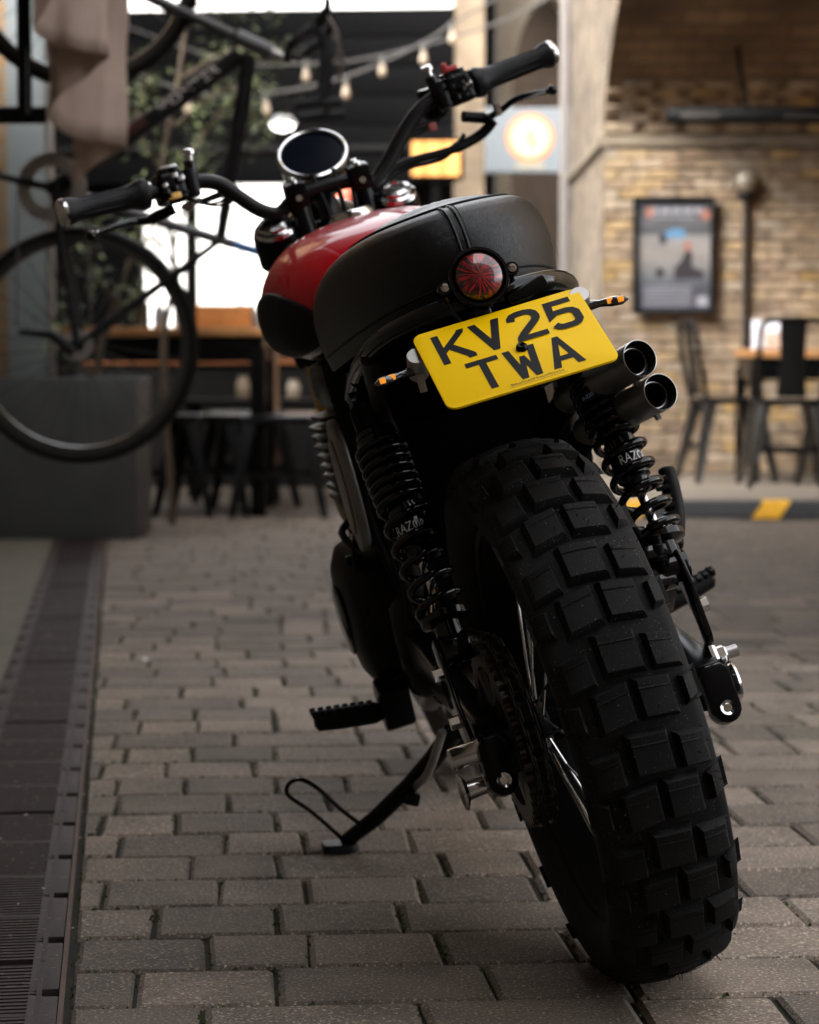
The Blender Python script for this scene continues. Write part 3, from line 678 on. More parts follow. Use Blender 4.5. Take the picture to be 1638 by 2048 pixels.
# ---- swingarm, axle ends
for sgn, nm in ((1, 'l'), (-1, 'r')):
    y = .128 * sgn
    sw = MB().loft([[V((x, y + cy_ * hw, z + cz * hh)) for cy_, cz in ((-1, -1), (1, -1), (1, 1), (-1, 1))] for x, z, hw, hh in ((.56, .40, .018, .03), (.35, .375, .016, .026), (.12, .35, .015, .024), (.02, .335, .017, .026), (-.04, .32, .019, .027))]).build('swingarm_leg', blk_satin, moto, bevel=.006)
    # moulded end block with its bolt
    poly = []
    for k in range(9): a = -math.pi + math.pi * k / 8; poly.append((.0172 * math.cos(a), -.026 + .0172 * math.sin(a)))
    poly += [(.0172, .016), (.010, .026), (-.010, .026), (-.0172, .016)]
    ec = V((-.060, .139 * 1.0 if sgn > 0 else -.130, .322))
    axn = V((-1, 0, .28)).normalized(); vv = (V((0, 0, 1)) - axn * axn.z).normalized()
    eb = MB().prism(poly, ec, (0, 1, 0), vv, axn, -.018, .012).build('adjuster_block', blk_satin, moto, bevel=.003)
    MB().lathe([(0, .0165), (.0045, .0165), (.0045, .0155), (.0085, .0175), (.0092, .0155), (.0092, .013)], ec - vv * .026 - axn * .002, axn, n=20).build('adjuster_bolt', chrome, eb)
MB().lathe([(0, .012), (.010, .012), (.0115, .010), (.0115, 0), (.017, 0), (.019, -.004), (.019, -.008)], V((-.008, -.150, .346)), (0, -1, 0), n=6, ).build('axle_nut', chrome, moto, smooth=20)
MB().cyl(V((-.008, -.16, .346)), V((-.008, -.176, .346)), .0075, n=16).build('axle_stub', steel_dark, moto)
MB().lathe([(0, .004), (.008, .004), (.012, .009), (.0225, .010), (.024, .007), (.022, .003), (.010, 0)], V((-.022, -.152, .316)), (0, -1, 0), n=32).build('stand_bobbin', chrome, moto)
MB().lathe([(0, .036), (.0125, .036), (.0135, .033), (.0135, .004), (.016, 0)], V((-.03, .15, .330)), (0, 1, 0), n=28).build('axle_cap', chrome, moto)
MB().lathe([(0, .042), (.021, .042), (.0225, .039), (.012, .034), (.0105, .02), (.0105, .014), (.02, .010), (.02, .006), (.009, .003), (.009, 0)], V((-.03, .142, .291)), (0, 1, 0), n=28).build('paddock_bobbin', chrome, moto)
MB().tube([V((-.03, .146, .30)), V((-.03, .152, .335))], .004, n=8).build('bobbin_pin', chrome, moto)
# left side plate with polished edge, and bolts
pl_ = [V((.10, 0, .44)), V((.055, 0, .455)), V((.035, 0, .43)), (V((.015, 0, .38))), V((-.025, 0, .345)), V((-.03, 0, .305)), V((.0, 0, .295)), V((.05, 0, .335)), V((.10, 0, .39))]
MB().prism([(p.x, p.z) for p in pl_], (0, .15, 0), (1, 0, 0), (0, 0, 1), (0, 1, 0), 0, .006).build('axle_plate', blk_gloss, moto, bevel=.0022)
for x, z in ((.045, .415), (.02, .36)):
    MB().cyl(V((x, .154, z)), V((x, .168, z)), .0085, n=6).build('plate_bolt', chrome, moto, smooth=20)
# right bracket with silver bolt
MB().prism([(.055, .47), (.03, .475), (.008, .43), (-.012, .375), (-.004, .352), (.015, .352), (.03, .39), (.07, .44)], (0, -.146, 0), (1, 0, 0), (0, 0, 1), (0, -1, 0), 0, .007).build('caliper_bracket', blk_gloss, moto, bevel=.0025)
MB().cyl(V((.03, -.151, .402)), V((.03, -.166, .402)), .0095, n=6).build('bracket_bolt', chrome, moto, smooth=20)
cal = MB().box((.085, -.118, .44), (.09, .05, .06), Matrix.Rotation(R(35), 3, 'Y')).build('brake_caliper', blk_satin, moto, bevel=.008)
for q, (x, z) in enumerate(((.045, .475), (.035, .44))):
    MB().box((x, -.125, z), (.02, .03, .017), Matrix.Rotation(R(30), 3, 'Y')).build('caliper_lug', blk_gloss, cal, bevel=.004)
MB().tube(cat([(.07, -.118, .47), (.08, -.12, .50), (.14, -.11, .52), (.3, -.10, .55)], 5), .0045).build('brake_hose', blk_matt, moto)
MB().lathe([(0, .03), (.004, .03), (.005, .02), (.0065, .019), (.0065, .006), (.009, .005), (.009, 0)], V((.04, -.128, .468)), (-.2, -.1, 1), n=12).build('bleed_nipple', blk_matt, moto)

# ---- shock absorbers
def shock(T, B, name):
    T, B = V(T), V(B); ax = (B - T); L = ax.length; d = ax.normalized(); u, w_, _ = frame(d)
    body = MB().lathe([(0, 0), (.014, 0), (.020, .006), (.020, .040), (.0245, .041), (.0245, .047), (.0215, .0475), (.0215, .0495), (.0265, .050), (.0265, .056), (.0185, .057), (.0185, .146), (.0205, .147), (.0205, .196), (.0175, .199), (.0150, .205), (.0150, .214), (.0075, .217)], T, d, n=32).build(name, blk_gloss, moto, smooth=35)
    th = MB()     # threaded sleeve
    for k in range(13): th.lathe([(.020, .004 + k * .0028), (.0211, .0054 + k * .0028), (.020, .0068 + k * .0028)], T, d, n=28)
    th.build('threaded_sleeve', blk_satin, body)
    MB().cyl(T + d * .19, T + d * (L - .035), .0062, n=16).build('damper_rod', chrome, body)
    lo = MB().lathe([(.007, L - .062), (.012, L - .06), (.024, L - .045), (.029, L - .042), (.029, L - .034), (.016, L - .03), (.016, L - .012), (.0, L - .012)], T, d, n=28)
    lo.lathe([(0, -.017), (.017, -.017), (.0185, -.014), (.0185, .014), (.017, .017), (0, .017)], B, (0, 1, 0), n=24); lo.build('lower_eye', blk_gloss, body)
    MB().lathe([(0, -.016), (.018, -.016), (.018, .016), (0, .016)], T, (0, 1, 0), n=24).build('upper_eye', blk_satin, body)
    pts = []; H1 = L - .046; n_close = 6.3; n_open = 5.2
    tot_ = n_close * .0118 + n_open * .0265; sc_ = (H1 - .060) / tot_
    steps = int((n_close + n_open) * 22)
    bk_ = V((-1, 0, 0)); bk_ = Quaternion(d, -.35 if T.y < 0 else .1) @ (bk_ - d * d.dot(bk_)).normalized(); ab = math.atan2(bk_.dot(w_), bk_.dot(u))
    tz = n_close + ((.1875 - .060) / sc_ - n_close * .0118) / .0265; ph = ab - 2 * math.pi * tz
    zlab = min((.060 + sc_ * ((tz - k_) * .0118 if tz - k_ < n_close else n_close * .0118 + (tz - k_ - n_close) * .0265) for k_ in range(1, 8)), key=lambda z_: abs(z_ - .088))
    for k in range(steps + 1):
        t = k / 22; z = .060 + sc_ * (t * .0118 if t < n_close else n_close * .0118 + (t - n_close) * .0265)
        r = .0285 - .002 * t / (n_close + n_open)
        pts.append(T + d * z + u * (r * math.cos(2 * math.pi * t + ph)) + w_ * (r * math.sin(2 * math.pi * t + ph)))
    MB().tube(pts, .0050, n=12).build('coil_spring', blk_gloss, body)
    # lettering wrapped round the body, facing back
    def wrap(txt, size, h, r, nm, mat_, turn=0.0, narrow=.72):
        vs, fs = text_mesh(txt, size); back = (V((-1, 0, 0)) - d * d.dot(V((-1, 0, 0)))).normalized()
        q = Quaternion(d, turn); back = q @ back; side = d.cross(back)
        out = []
        for v_ in vs:
            a_ = v_.x * narrow / r; out.append(T + d * (h - v_.y) + (back * math.cos(a_) + side * -math.sin(a_)) * r)
        MB().add(out, fs).build(nm, mat_, body, smooth=0)
    dec = M('white_print', (.62, .62, .64), .5, var=.2, scale=200); 
    wrap('RAZOR', .0175, .1755, .0208, 'lettering', dec, -.35 if T.y < 0 else .1)
    wrap('R-220-18-34-11/24', .0075, zlab, .0337, 'lettering', M('blue_print', (.32, .42, .58), .5), .1 if T.y < 0 else 3.1, .9)
    return body
shock((.19, -.134, .735), (.045, -.142, .452), 'shock_absorber')
shock((.19, .138, .735), (.045, .134, .440), 'shock_absorber')

# ---- seat
bot = [(.62, .09, .80), (.5, .130, .778), (.38, .147, .776), (.26, .144, .786), (.14, .126, .803), (.05, .096, .818), (-.005, .057, .828), (-.026, .0, .832)]
pip = [(.62, .064, .866), (.5, .082, .882), (.38, .102, .896), (.26, .110, .910), (.16, .105, .920), (.09, .084, .927), (.052, .047, .931), (.038, .0, .933)]
def both(h): return [V(p) for p in h] + [V((p[0], -p[1], p[2])) for p in reversed(h[:-1])]
Bc = cat(both(bot), 5); Pc = cat(both(pip), 5); n = len(Bc)
rings = []
for j in range(11):
    t = j / 10; row = []
    for i in range(n):
        p = Bc[i].lerp(Pc[i], t ** 2.0); p.z = Bc[i].z + (Pc[i].z - Bc[i].z) * math.sin(t * math.pi / 2)
        c = V((max(p.x, .22), 0, p.z)); o_ = (p - c); o_.z = 0; o_ = o_.normalized() if o_.length > 1e-6 else V((-1, 0, 0))
        p = p + o_ * (.016 * math.sin(math.pi * min(1, t * .9 + .05)) - .008)
        row.append(p)
    rings.append(row)
side_last = rings[-1]
def spine(x): 
    xs = [(.0, .937), (.06, .939), (.15, .941), (.26, .935), (.38, .918), (.5, .897), (.64, .876)]
    for (a, za), (b_, zb) in zip(xs, xs[1:]):
        if x <= b_: return za + (zb - za) * max(0, (x - a) / (b_ - a))
    return xs[-1][1]
for j in range(1, 8):
    t = j / 8; row = []
    for i in range(n):
        p = side_last[i]; cx = max(p.x, min(.62, p.x + .10 * (1 - abs(p.y) / .11)))
        q = V((cx + (.12 - cx) * 0, 0, spine(max(0.03, cx))))
        e = p.lerp(q, t); e.z = p.z + (q.z - p.z) * math.sin(t * math.pi / 2) + .003 * abs(math.sin(math.pi * 7.5 * e.x / .6)) * math.sin(min(1, t * 3) * math.pi / 2)
        row.append(e)
    rings.append(row)
seat = MB().loft(rings, closed=False, caps=False).build('seat', leather, moto, smooth=60)
stitch_m = M('seat_piping', (.012, .012, .014), .5, var=.1)
pipe = [V(p) + V((0, 0, .001)) for p in rings[10]]
MB().tube(pipe, .0018, n=8).build('seat_piping', stitch_m, seat)
MB().tube([p + V((-.0015, 0, 0)) for p in rings[1]], .0018, n=6).build('seat_lower_piping', stitch_m, seat)
mid = n // 2
for dx in (-.0048, .0048):      # the double welt down the tail of the seat
    pts = []
    for j in range(1, 11):
        p = rings[j][mid - 3 if False else mid]; pts.append(V((p.x - .0004, dx + .004, p.z)) )
    MB().tube(pts, .0019, n=8).build('seat_welt', leather, seat)
sb = MB()
for dx in (-.009, .009):
    for j in range(34):
        t = j / 34 * 9 + .5; i0 = int(t); p = rings[i0][mid].lerp(rings[i0 + 1][mid], t - i0); q = p + V((0, 0, .0016)); sb.cyl(p + V((-.0006, dx + .004, 0)), q + V((-.0006, dx + .004, 0)), .0005, n=4)
for k in range(0, len(pipe) - 1):
    for f_ in (.15, .65):
        p = pipe[k].lerp(pipe[k + 1], f_); q = pipe[k].lerp(pipe[k + 1], f_ + .3); o_ = V((0, 0, -.006)); sb.cyl(p + o_ + (p - V((.25, 0, p.z))).normalized() * .0026, q + o_ + (q - V((.25, 0, q.z))).normalized() * .0026, .0005, n=4)
tag(sb.build('stitches', M('black_thread', (.02, .02, .022), .6), seat, smooth=0), kind='stuff')
MB().loft([[p + V((0, 0, -.003)) for p in Bc], [V((p.x * .8 + .06, p.y * .6, .79)) for p in Bc]], closed=False, caps=False).build('seat_base', blk_deep, moto)

# ---- rear hoop and tail tray
hoop = cat(both([(.36, .128, .745), (.24, .130, .775), (.13, .127, .797), (.05, .112, .815), (-.015, .08, .826), (-.045, .04, .83), (-.055, 0, .831)]), 6)
MB().tube([p + V((-.004, 0, -.006)) for p in hoop], .0125, n=14).build('rear_hoop', blk_gloss, moto)
tray = MB(); tr = []
for f_, dz in ((1, -.018), (.75, -.03), (.4, -.04), (0, -.045)): tr.append([V((p.x + (1 - f_) * .02, p.y * f_, p.z + dz)) for p in hoop])
tray.loft(tr, closed=False, caps=False); tray.build('tail_tray', blk_deep, moto)
MB().loft([[V((x, y * s, z)) for y, z in ((-1, .70), (-1, .79), (1, .79), (1, .70))] for x, s in ((.5, .135), (.25, .118), (.12, .085), (.05, .05))]).build('void_fill', blk_deep, moto)  # black boxes filling in the dark void under the seat
MB().loft([[V((x, y * .13, z)) for y, z in ((-1, z0), (-1, .78), (1, .78), (1, z0))] for x, z0 in ((.62, .5), (.50, .47), (.44, .54))]).build('airbox', blk_deep, moto)
for s in (1, -1):
    MB().tube(cat([(.10, .126 * s, .79), (.20, .118 * s, .70), (.32, .115 * s, .60), (.48, .11 * s, .44)], 5), .0135, n=12).build('frame_tube', M('grey_frame_metal', (.05, .047, .045), .35, metal=.6, var=.2), moto)
    MB().tube(cat([(.24, .128 * s, .765), (.5, .10 * s, .775), (.8, .06 * s, .80), (.98, .03 * s, .90)], 5), .014, n=12).build('frame_tube', blk_satin, moto)
    MB().tube(cat([(.98, .03 * s, .86), (1.0, .06 * s, .6), (.93, .10 * s, .34), (.7, .11 * s, .27), (.5, .11 * s, .34)], 6), .015, n=12).build('frame_tube', blk_satin, moto)

# ---- tail light
tl = V((-.066, .008, .845)); tax = V((-1, 0, .20)).normalized()
th_ = MB().lathe([(0, -.03), (.02, -.03), (.03, -.02), (.0345, -.002), (.0345, .014), (.0335, .0175), (.0300, .018), (.0290, .012)], tl, tax, n=48).build('tail_light', blk_gloss, moto)
me_ = MB().lathe([(.0292, 0), (.028, .004), (.0235, .0095), (.016, .0132), (.008, .015), (0, .0155)], (0, 0, 0), (0, 0, 1), n=48).build('lens', mat_lens(), th_, smooth=60)
me_.location = tl + tax * .012; me_.rotation_euler = tax.to_track_quat('Z', 'Y').to_euler()
vv = V((0, 0, 1)) - tax * tax.z; vv.normalize()
for s in (1, -1):
    e = tl + V((0, .0395 * s, 0)) + vv * (-.0005) + tax * .006
    MB().lathe([(0, .004), (.0075, .004), (.0085, .001), (.0085, -.012), (.004, -.02)], e, tax, n=20).build('light_ear', blk_gloss, th_)
    MB().lathe([(0, .0055), (.002, .0055), (.0022, .0075), (.0048, .007), (.0055, .0045), (.0055, .003)], e, tax, n=16).build('screw', chrome, th_)
MB().tube(cat([tl + V((.02, 0, -.03)), tl + V((.02, 0, -.05)), tl + V((.03, 0, -.07))], 4), .016, n=14).build('light_stalk', blk_gloss, moto)
MB().box(tl + V((.012, -.05, -.028)), (.04, .05, .016), Matrix.Rotation(R(-15), 3, 'X')).build('bracket_cover', blk_gloss, moto, bevel=.005)
MB().tube(cat([tl + V((.0, .038, -.008)), tl + V((.01, .034, -.03)), tl + V((.02, .02, -.05))], 4), .003, n=8).build('light_cable', blk_gloss, moto)

# ---- number plate
Pt = V((-.083, .003, .806)); Pb = V((-.198, .003, .7245)); pn = None
pv = (Pt - Pb); PH = pv.length; pv.normalize(); pu = V((0, -1, 0)); pn = pu.cross(pv).normalized()
if pn.x > 0: pn = -pn
PW = .194; PC = (Pt + Pb) / 2
def rrect(w_, h_, r, k=6):
    out = []
    for cx, cy, a0_ in ((w_ / 2 - r, h_ / 2 - r, 0), (-w_ / 2 + r, h_ / 2 - r, 90), (-w_ / 2 + r, -h_ / 2 + r, 180), (w_ / 2 - r, -h_ / 2 + r, 270)):
        for i in range(k + 1): a = R(a0_ + 90 * i / k); out.append((cx + r * math.cos(a), cy + r * math.sin(a)))
    return out
yel = M('yellow_plate_acrylic', (.92, .56, .0), .45, var=.03, scale=8, spec=.12)
plate = MB().prism(rrect(PW, PH, .0115), PC, pu, pv, pn, -.003, 0).build('number_plate', yel, moto, bevel=.0007)
pblk = M('plate_black_print', (.010, .010, .011), .5, spec=.15)
def strokes(paths, wd):
    polys = []
    for pts in paths:
        for (a, b_) in zip(pts, pts[1:]):
            ax_, ay = a; bx, by = b_; L = math.hypot(bx - ax_, by - ay); nx, ny = -(by - ay) / L * wd / 2, (bx - ax_) / L * wd / 2
            polys.append([(ax_ + nx, ay + ny), (bx + nx, by + ny), (bx - nx, by - ny), (ax_ - nx, ay - ny)])
    return polys
# glyph outlines on a 44 x 64 grid, 10 wide strokes
def outline(name):
    W_ = 10
    if name == 'K': return [[(0, 0), (10, 0), (10, 64), (0, 64)], [(10, 22), (10, 35), (34, 60), (36, 64), (46, 64), (44, 57), (22, 34)], [(16, 28), (24, 36), (46, 8), (46, 0), (35, 0), (34, 5)]]
    if name == 'V': return [[(0, 64), (11, 64), (25, 14), (25, 0), (17.5, 0)], [(44, 64), (33, 64), (19, 14), (19, 0), (26.5, 0)]]
    if name == 'T': return [[(0, 64), (44, 64), (44, 54), (0, 54)], [(17, 54), (27, 54), (27, 0), (17, 0)]]
    if name == 'A': return [[(0, 0), (10.5, 0), (26, 64), (18, 64)], [(44, 0), (33.5, 0), (18, 64), (26, 64)], [(10, 13), (34, 13), (34, 23), (10, 23)]]
    if name == 'W': return [[(0, 64), (10, 64), (16.5, 16), (17, 0), (8, 0)], [(44, 64), (34, 64), (27.5, 16), (27, 0), (36, 0)], [(8.5, 0), (17, 0), (25.5, 46), (18.5, 46)], [(35.5, 0), (27, 0), (18.5, 46), (25.5, 46)]]
    ring_ = []
    if name == '2':
        pth = [(5, 46), (6, 52.5), (10, 57), (16, 59), (28, 59), (34, 57), (38, 52.5), (39, 46), (38, 40.5), (34, 35), (13, 14), (6.5, 5.5)]
    if name == '5':
        pth = [(40, 59), (8.5, 59), (6, 33), (12, 37.5), (29, 37.5), (35, 35.5), (39, 30), (39, 13.5), (35, 7.5), (29, 5), (15, 5), (9, 7), (5, 12.5)]
    # thick polyline as mitred quads
    L_, R__ = [], []
    for i, p in enumerate(pth):
        a = pth[max(0, i - 1)]; b_ = pth[min(len(pth) - 1, i + 1)]
        def nn(q, r_):
            L = math.hypot(r_[0] - q[0], r_[1] - q[1]) or 1; return (-(r_[1] - q[1]) / L, (r_[0] - q[0]) / L)
        n1 = nn(a, p) if i else nn(p, b_); n2 = nn(p, b_) if i < len(pth) - 1 else n1
        m_ = (n1[0] + n2[0], n1[1] + n2[1]); ml = math.hypot(*m_) or 1; m_ = (m_[0] / ml, m_[1] / ml); c_ = max(.45, m_[0] * n1[0] + m_[1] * n1[1])
        L_.append((p[0] + m_[0] * 5.6 / c_, p[1] + m_[1] * 5.6 / c_)); R__.append((p[0] - m_[0] * 5.6 / c_, p[1] - m_[1] * 5.6 / c_))
    return [[L_[i], L_[i + 1], R__[i + 1], R__[i]] for i in range(len(pth) - 1)] + ([[(0, 0), (44, 0), (44, 10), (3, 10)]] if name == '2' else [])
GS = .00084; GW = .00083
def glyph(ch, x0, y0):
    b = MB()
    for q, poly in enumerate(outline(ch)):
        h = .0003 + .00008 * q
        b.add([PC + pu * (x0 + a * GW) + pv * (y0 + c * GS) + pn * h for a, c in poly], [tuple(range(len(poly)))])
    b.build('plate_character', pblk, plate, smooth=0)
xs = -.0785
for ch in 'KV25': glyph(ch, xs, .0045); xs += .0425
xs = -.0585
for ch in 'TWA': glyph(ch, xs, -.0575); xs += .0425
vs, fs = text_mesh('BikeShedMotoWorks', .0088)
MB().add([PC + pu * (v_.x * .78 + .006) + pv * (v_.y * .62 - .0618) + pn * .0004 for v_ in vs], fs).build('maker_print', M('brown_print', (.16, .10, .01), .5), plate, smooth=0)
MB().add([PC + pu * (.006 + a) + pv * (-.0660 + b_) + pn * .0004 for a, b_ in ((-.033, 0), (.033, 0), (.033, .0004), (-.033, .0004))], [(0, 1, 2, 3)]).build('maker_rule', M('brown_print'), plate, smooth=0)
MB().lathe([(0, .003), (.0022, .003), (.0024, .0052), (.004, .0055), (.0062, .0035), (.0068, 0)], PC + pu * .007 + pv * -.006 + pn * .0, pn, n=24).build('plate_bolt', blk_satin, plate)
MB().prism(rrect(.08, .05, .006), PC - pn * .004, pu, pv, pn, -.006, -.0005).build('plate_bracket', blk_satin, moto, bevel=.003)
MB().tube(cat([PC - pn * .022 + pv * .02, PC + V((.09, 0, .0)), V((.05, 0, .775))], 4), .012).build('plate_arm', blk_satin, moto)
# ---- indicators on their silver brackets
amber = M('amber_led', (.9, .30, .03), .35, emit=(1, .35, .03), estr=.06)
clear = M('clear_smoked_lens', (.03, .03, .032), .12, coat=1)
for s, base_, tip in ((1, V((-.085, .108, .770)), V((-.108, .157, .768))), (-1, V((-.080, -.099, .783)), V((-.100, -.143, .778)))):
    br = MB().lathe([(0, -.017), (.0105, -.017), (.0115, -.015), (.0115, .015), (.0105, .017), (0, .017)], base_ + V((0, -.006 * s, .004)), (V((-.9, 0, .8))), n=24).build('indicator_bracket', steel_dark, moto)
    MB().box(base_ + V((-.005, -.004 * s, -.016)), (.006, .008, .02)).build('bracket_tab', steel_dark, br, bevel=.001)
    dr = (tip - base_).normalized()
    bd = MB().tube([base_, base_ + dr * .008, base_ + dr * .016, base_ + dr * .022, base_.lerp(tip, .6), base_.lerp(tip, .85), tip], [.008, .0065, .0045, .0052, .0066, .0062, .001], n=12, flat=.85).build('indicator', clear, moto)
    for f_ in (.55, .80):
        p = base_.lerp(tip, f_); back = V((-1, 0, .25)).normalized()
        MB().box(p + back * .0058, (.003, .0068, .0062), None).build('amber_led', amber, bd, bevel=.001)

# ---- exhaust silencers, right side
exd = V((1, .36, -.20)).normalized()
for e, nm in ((V((.05, -.173, .7005)), 0), (V((.05, -.186, .6555)), 1)):
    ex = MB().lathe([(.0216, 0), (.0224, .0008), (.0226, .08), (.0226, .15), (.021, .17), (.018, .19)], e, exd, n=40).build('exhaust_silencer', steel_dark, moto)
    MB().lathe([(.0216, 0), (.0208, .003), (.0208, .018), (.0165, .020), (.0165, .017), (.0156, .017), (.0156, .10), (0, .10)], e, exd, n=40).build('exhaust_bore', M('sooty_bore', (.012, .011, .010), .55, metal=.5), ex)
    MB().lathe([(.0155, .0145), (.0166, .0145), (.0166, .022), (.0155, .022)], e, exd, n=40, closed=True).build('bore_ring', alu, ex)
    MB().lathe([(.0216, -.0006), (.0225, -.0002), (.0225, .001), (.0216, .0012)], e, exd, n=40, closed=True).build('rim_ring', alu, ex)
    MB().cyl(e + exd * .022 + V((0, 0, -.021)), e + exd * .022 + V((0, -.002, -.028)), .005, .0045, n=6).build('clamp_bolt', steel_dark, ex, smooth=20)
    MB().tube(cat([e + exd * .18, e + exd * .27 + V((0, -.01, -.02)), V((.60, -.11, .56 - .03 * nm)), V((.85, -.10, .60))], 6), .017, n=14).build('exhaust_header', blk_deep, moto)

# ---- tank
tk = [(.555, .080, .805, .900, .5), (.60, .120, .785, .928, .5), (.66, .155, .776, .948, .5), (.74, .172, .772, .962, .5), (.82, .171, .776, .968, .5), (.90, .148, .788, .964, .5), (.96, .11, .81, .952, .5), (.99, .06, .85, .93, .5)]
def tank_pt(x, a, off=0):
    for p, q in zip(tk, tk[1:]):
        if x <= q[0]: break
    i = tk.index(p); t = min(1, max(0, (x - p[0]) / (q[0] - p[0])))
    def ip(c):
        p0 = tk[max(0, i - 1)][c]; p3 = tk[min(len(tk) - 1, i + 2)][c]; p1, p2 = p[c], q[c]
        return .5 * (2 * p1 + (p2 - p0) * t + (2 * p0 - 5 * p1 + 4 * p2 - p3) * t * t + (3 * p1 - p0 - 3 * p2 + p3) * t ** 3)
    hw, zb, zt = ip(1), ip(2), ip(3); zc = zb + (zt - zb) * .42; ca, sa = math.cos(a), math.sin(a); e = .78
    y = (hw + off) * math.copysign(abs(ca) ** e, ca); hz = (zt - zc if sa > 0 else zc - zb) + off
    return V((x, y, zc + hz * math.copysign(abs(sa) ** (e if sa < 0 else .95), sa)))
rg = []; NA = 56
for k in range(29):
    x = .555 + (.99 - .555) * k / 28; rg.append([tank_pt(x, 2 * math.pi * i / NA) for i in range(NA)])
tb = MB().loft(rg)
tank = tb.build('fuel_tank', red, moto, smooth=50)
MB().loft([[tank_pt(.57 + .41 * k / 26, R(a), .0016) for a in [-90 + (90 - 24 * (1)) * 0 + j * 62 / 10 for j in range(11)]] for k in range(27)], closed=False, caps=False).build('lower_panel', blk_gloss, tank)
MB().loft([[tank_pt(.57 + .41 * k / 26, R(180 - a), .0016) for a in [-90 + j * 62 / 10 for j in range(11)]] for k in range(27)], closed=False, caps=False).build('lower_panel', blk_gloss, tank)
for s in (0, 1):
    b = MB(); rows = []
    for j, (rr_, of) in enumerate(((1.0, -.001), (.985, .004), (.94, .0065), (.8, .0075), (.5, .0075), (.2, .0075), (.02, .0075))):
        row = []
        for i in range(36):
            t = 2 * math.pi * i / 36; x = .70 + .115 * rr_ * math.cos(t); a = -.12 + .52 * rr_ * math.sin(t) + .35 * (x - .70)
            row.append(tank_pt(x, a if s == 0 else math.pi - a, of))
        rows.append(row)
    b.loft(rows); b.build('knee_pad', blk_matt, tank)
MB().lathe([(.034, -.004), (.034, .004), (.030, .010), (0, .012)], tank_pt(.84, math.pi / 2), (0, 0, 1), n=32).build('filler_cap', chrome, tank)
seam = cat([tank_pt(.58 + .40 * k / 12, R(-62), .002) for k in range(13)], 2)
MB().tube(seam, .004, n=8).build('tank_seam', M('grey_frame_metal'), tank)

# ---- engine
MB().loft([[V((x, y * hw, z)) for y, z in ((-1, z0), (-1.1, (z0 + z1) / 2), (-1, z1), (1, z1), (1.1, (z0 + z1) / 2), (1, z0))] for x, hw, z0, z1 in ((.44, .09, .34, .50), (.52, .12, .29, .56), (.78, .125, .285, .57), (.88, .10, .32, .53))]).build('crankcase', blk_satin, moto, bevel=.015, segs=3)
cv = MB(); rings_ = []
for yy, r_ in ((.10, .122), (.155, .12), (.18, .108), (.193, .082), (.198, .045), (.199, .01)):
    rings_.append([V((.635 + r_ * 1.05 * math.cos(2 * math.pi * i / 32) + .02 * math.sin(2 * math.pi * i / 32), yy, .428 + r_ * .92 * math.sin(2 * math.pi * i / 32))) for i in range(32)])
cv.loft(rings_); cvo = cv.build('engine_cover', M('dark_engine_paint', (.0035, .0035, .004), .4, var=.15, spec=.13), moto, smooth=50)
for s in (-1,):
    MB().loft([[V((.635 + r_ * math.cos(2 * math.pi * i / 32), -yy, .428 + r_ * .92 * math.sin(2 * math.pi * i / 32))) for i in range(32)] for yy, r_ in ((.10, .12), (.16, .115), (.18, .1), (.19, .06), (.192, .01))]).build('engine_cover', MATS['dark_engine_paint'], moto, smooth=50)
MB().loft([[V((.50 + r_ * 1.0 * math.cos(2 * math.pi * i / 24), yy, .385 + r_ * 1.25 * math.sin(2 * math.pi * i / 24))) for i in range(24)] for yy, r_ in ((.10, .062), (.135, .06), (.15, .05), (.155, .02), (.156, .004))]).build('sprocket_cover', blk_satin, moto, smooth=50)
MB().tube([V((.635 + .124 * 1.05 * math.cos(2 * math.pi * i / 48), .118, .428 + .124 * .92 * math.sin(2 * math.pi * i / 48))) for i in range(48)], .004, n=8, closed=True).build('cover_gasket', M('gasket_grey', (.03, .028, .026), .6), cvo)
MB().lathe([(.05, 0), (.052, .004), (.046, .007), (.0, .008)], V((.635, .196, .428)), (0, 1, 0), n=32).build('cover_badge', blk_gloss, cvo)
for pts_ in ([(.50, .13, .60), (.56, .165, .52), (.55, .16, .44), (.50, .14, .36)], [(.62, .13, .57), (.60, .17, .55), (.52, .15, .52), (.44, .12, .55)], [(.40, .12, .70), (.42, .145, .60), (.46, .135, .50), (.45, .12, .42)], [(.30, .115, .66), (.34, .135, .56), (.40, .13, .47), (.50, .13, .40)]):
    MB().tube(cat(pts_, 6), .0055, n=8).build('engine_hose', blk_matt, moto)
for k in range(7):
    a = 2 * math.pi * k / 7 + .3; p = V((.635 + .108 * math.cos(a), .165, .428 + .098 * math.sin(a))); MB().cyl(p, p + V((0, .012, 0)), .006, n=12).build('cover_bolt', chrome if k == 1 else blk_satin, cvo)
cyl_ = MB().box((.72, 0, .64), (.17, .25, .16)).build('cylinder_block', blk_satin, moto, bevel=.02)
finm = M('fin_metal', (.014, .0135, .013), .42, metal=.2, var=.2, spec=.12)
for k in range(10):
    z = .575 + k * .0143; gr_ = 0 if 0 < k < 9 else -.008
    MB().prism(rrect(.205 + gr_, .312 + gr_ * 2, .045, 8), (.72 + (z - .64) * .15, 0, z), (1, 0, 0), (0, 1, 0), (0, 0, 1), -.0038, .0038).build('cooling_fin', finm, cyl_, bevel=.0024)
MB().box((.735, 0, .745), (.19, .26, .07)).build('cylinder_head', blk_satin, moto, bevel=.02)
MB().lathe([(0, .016), (.03, .015), (.048, .004), (.054, -.012), (.054, -.05)], V((.81, .125, .562)), (-.15, 1, -.1), n=36).build('bronze_cover', M('bronze_cover_paint', (.16, .085, .025), .38, metal=.5, var=.2), moto)
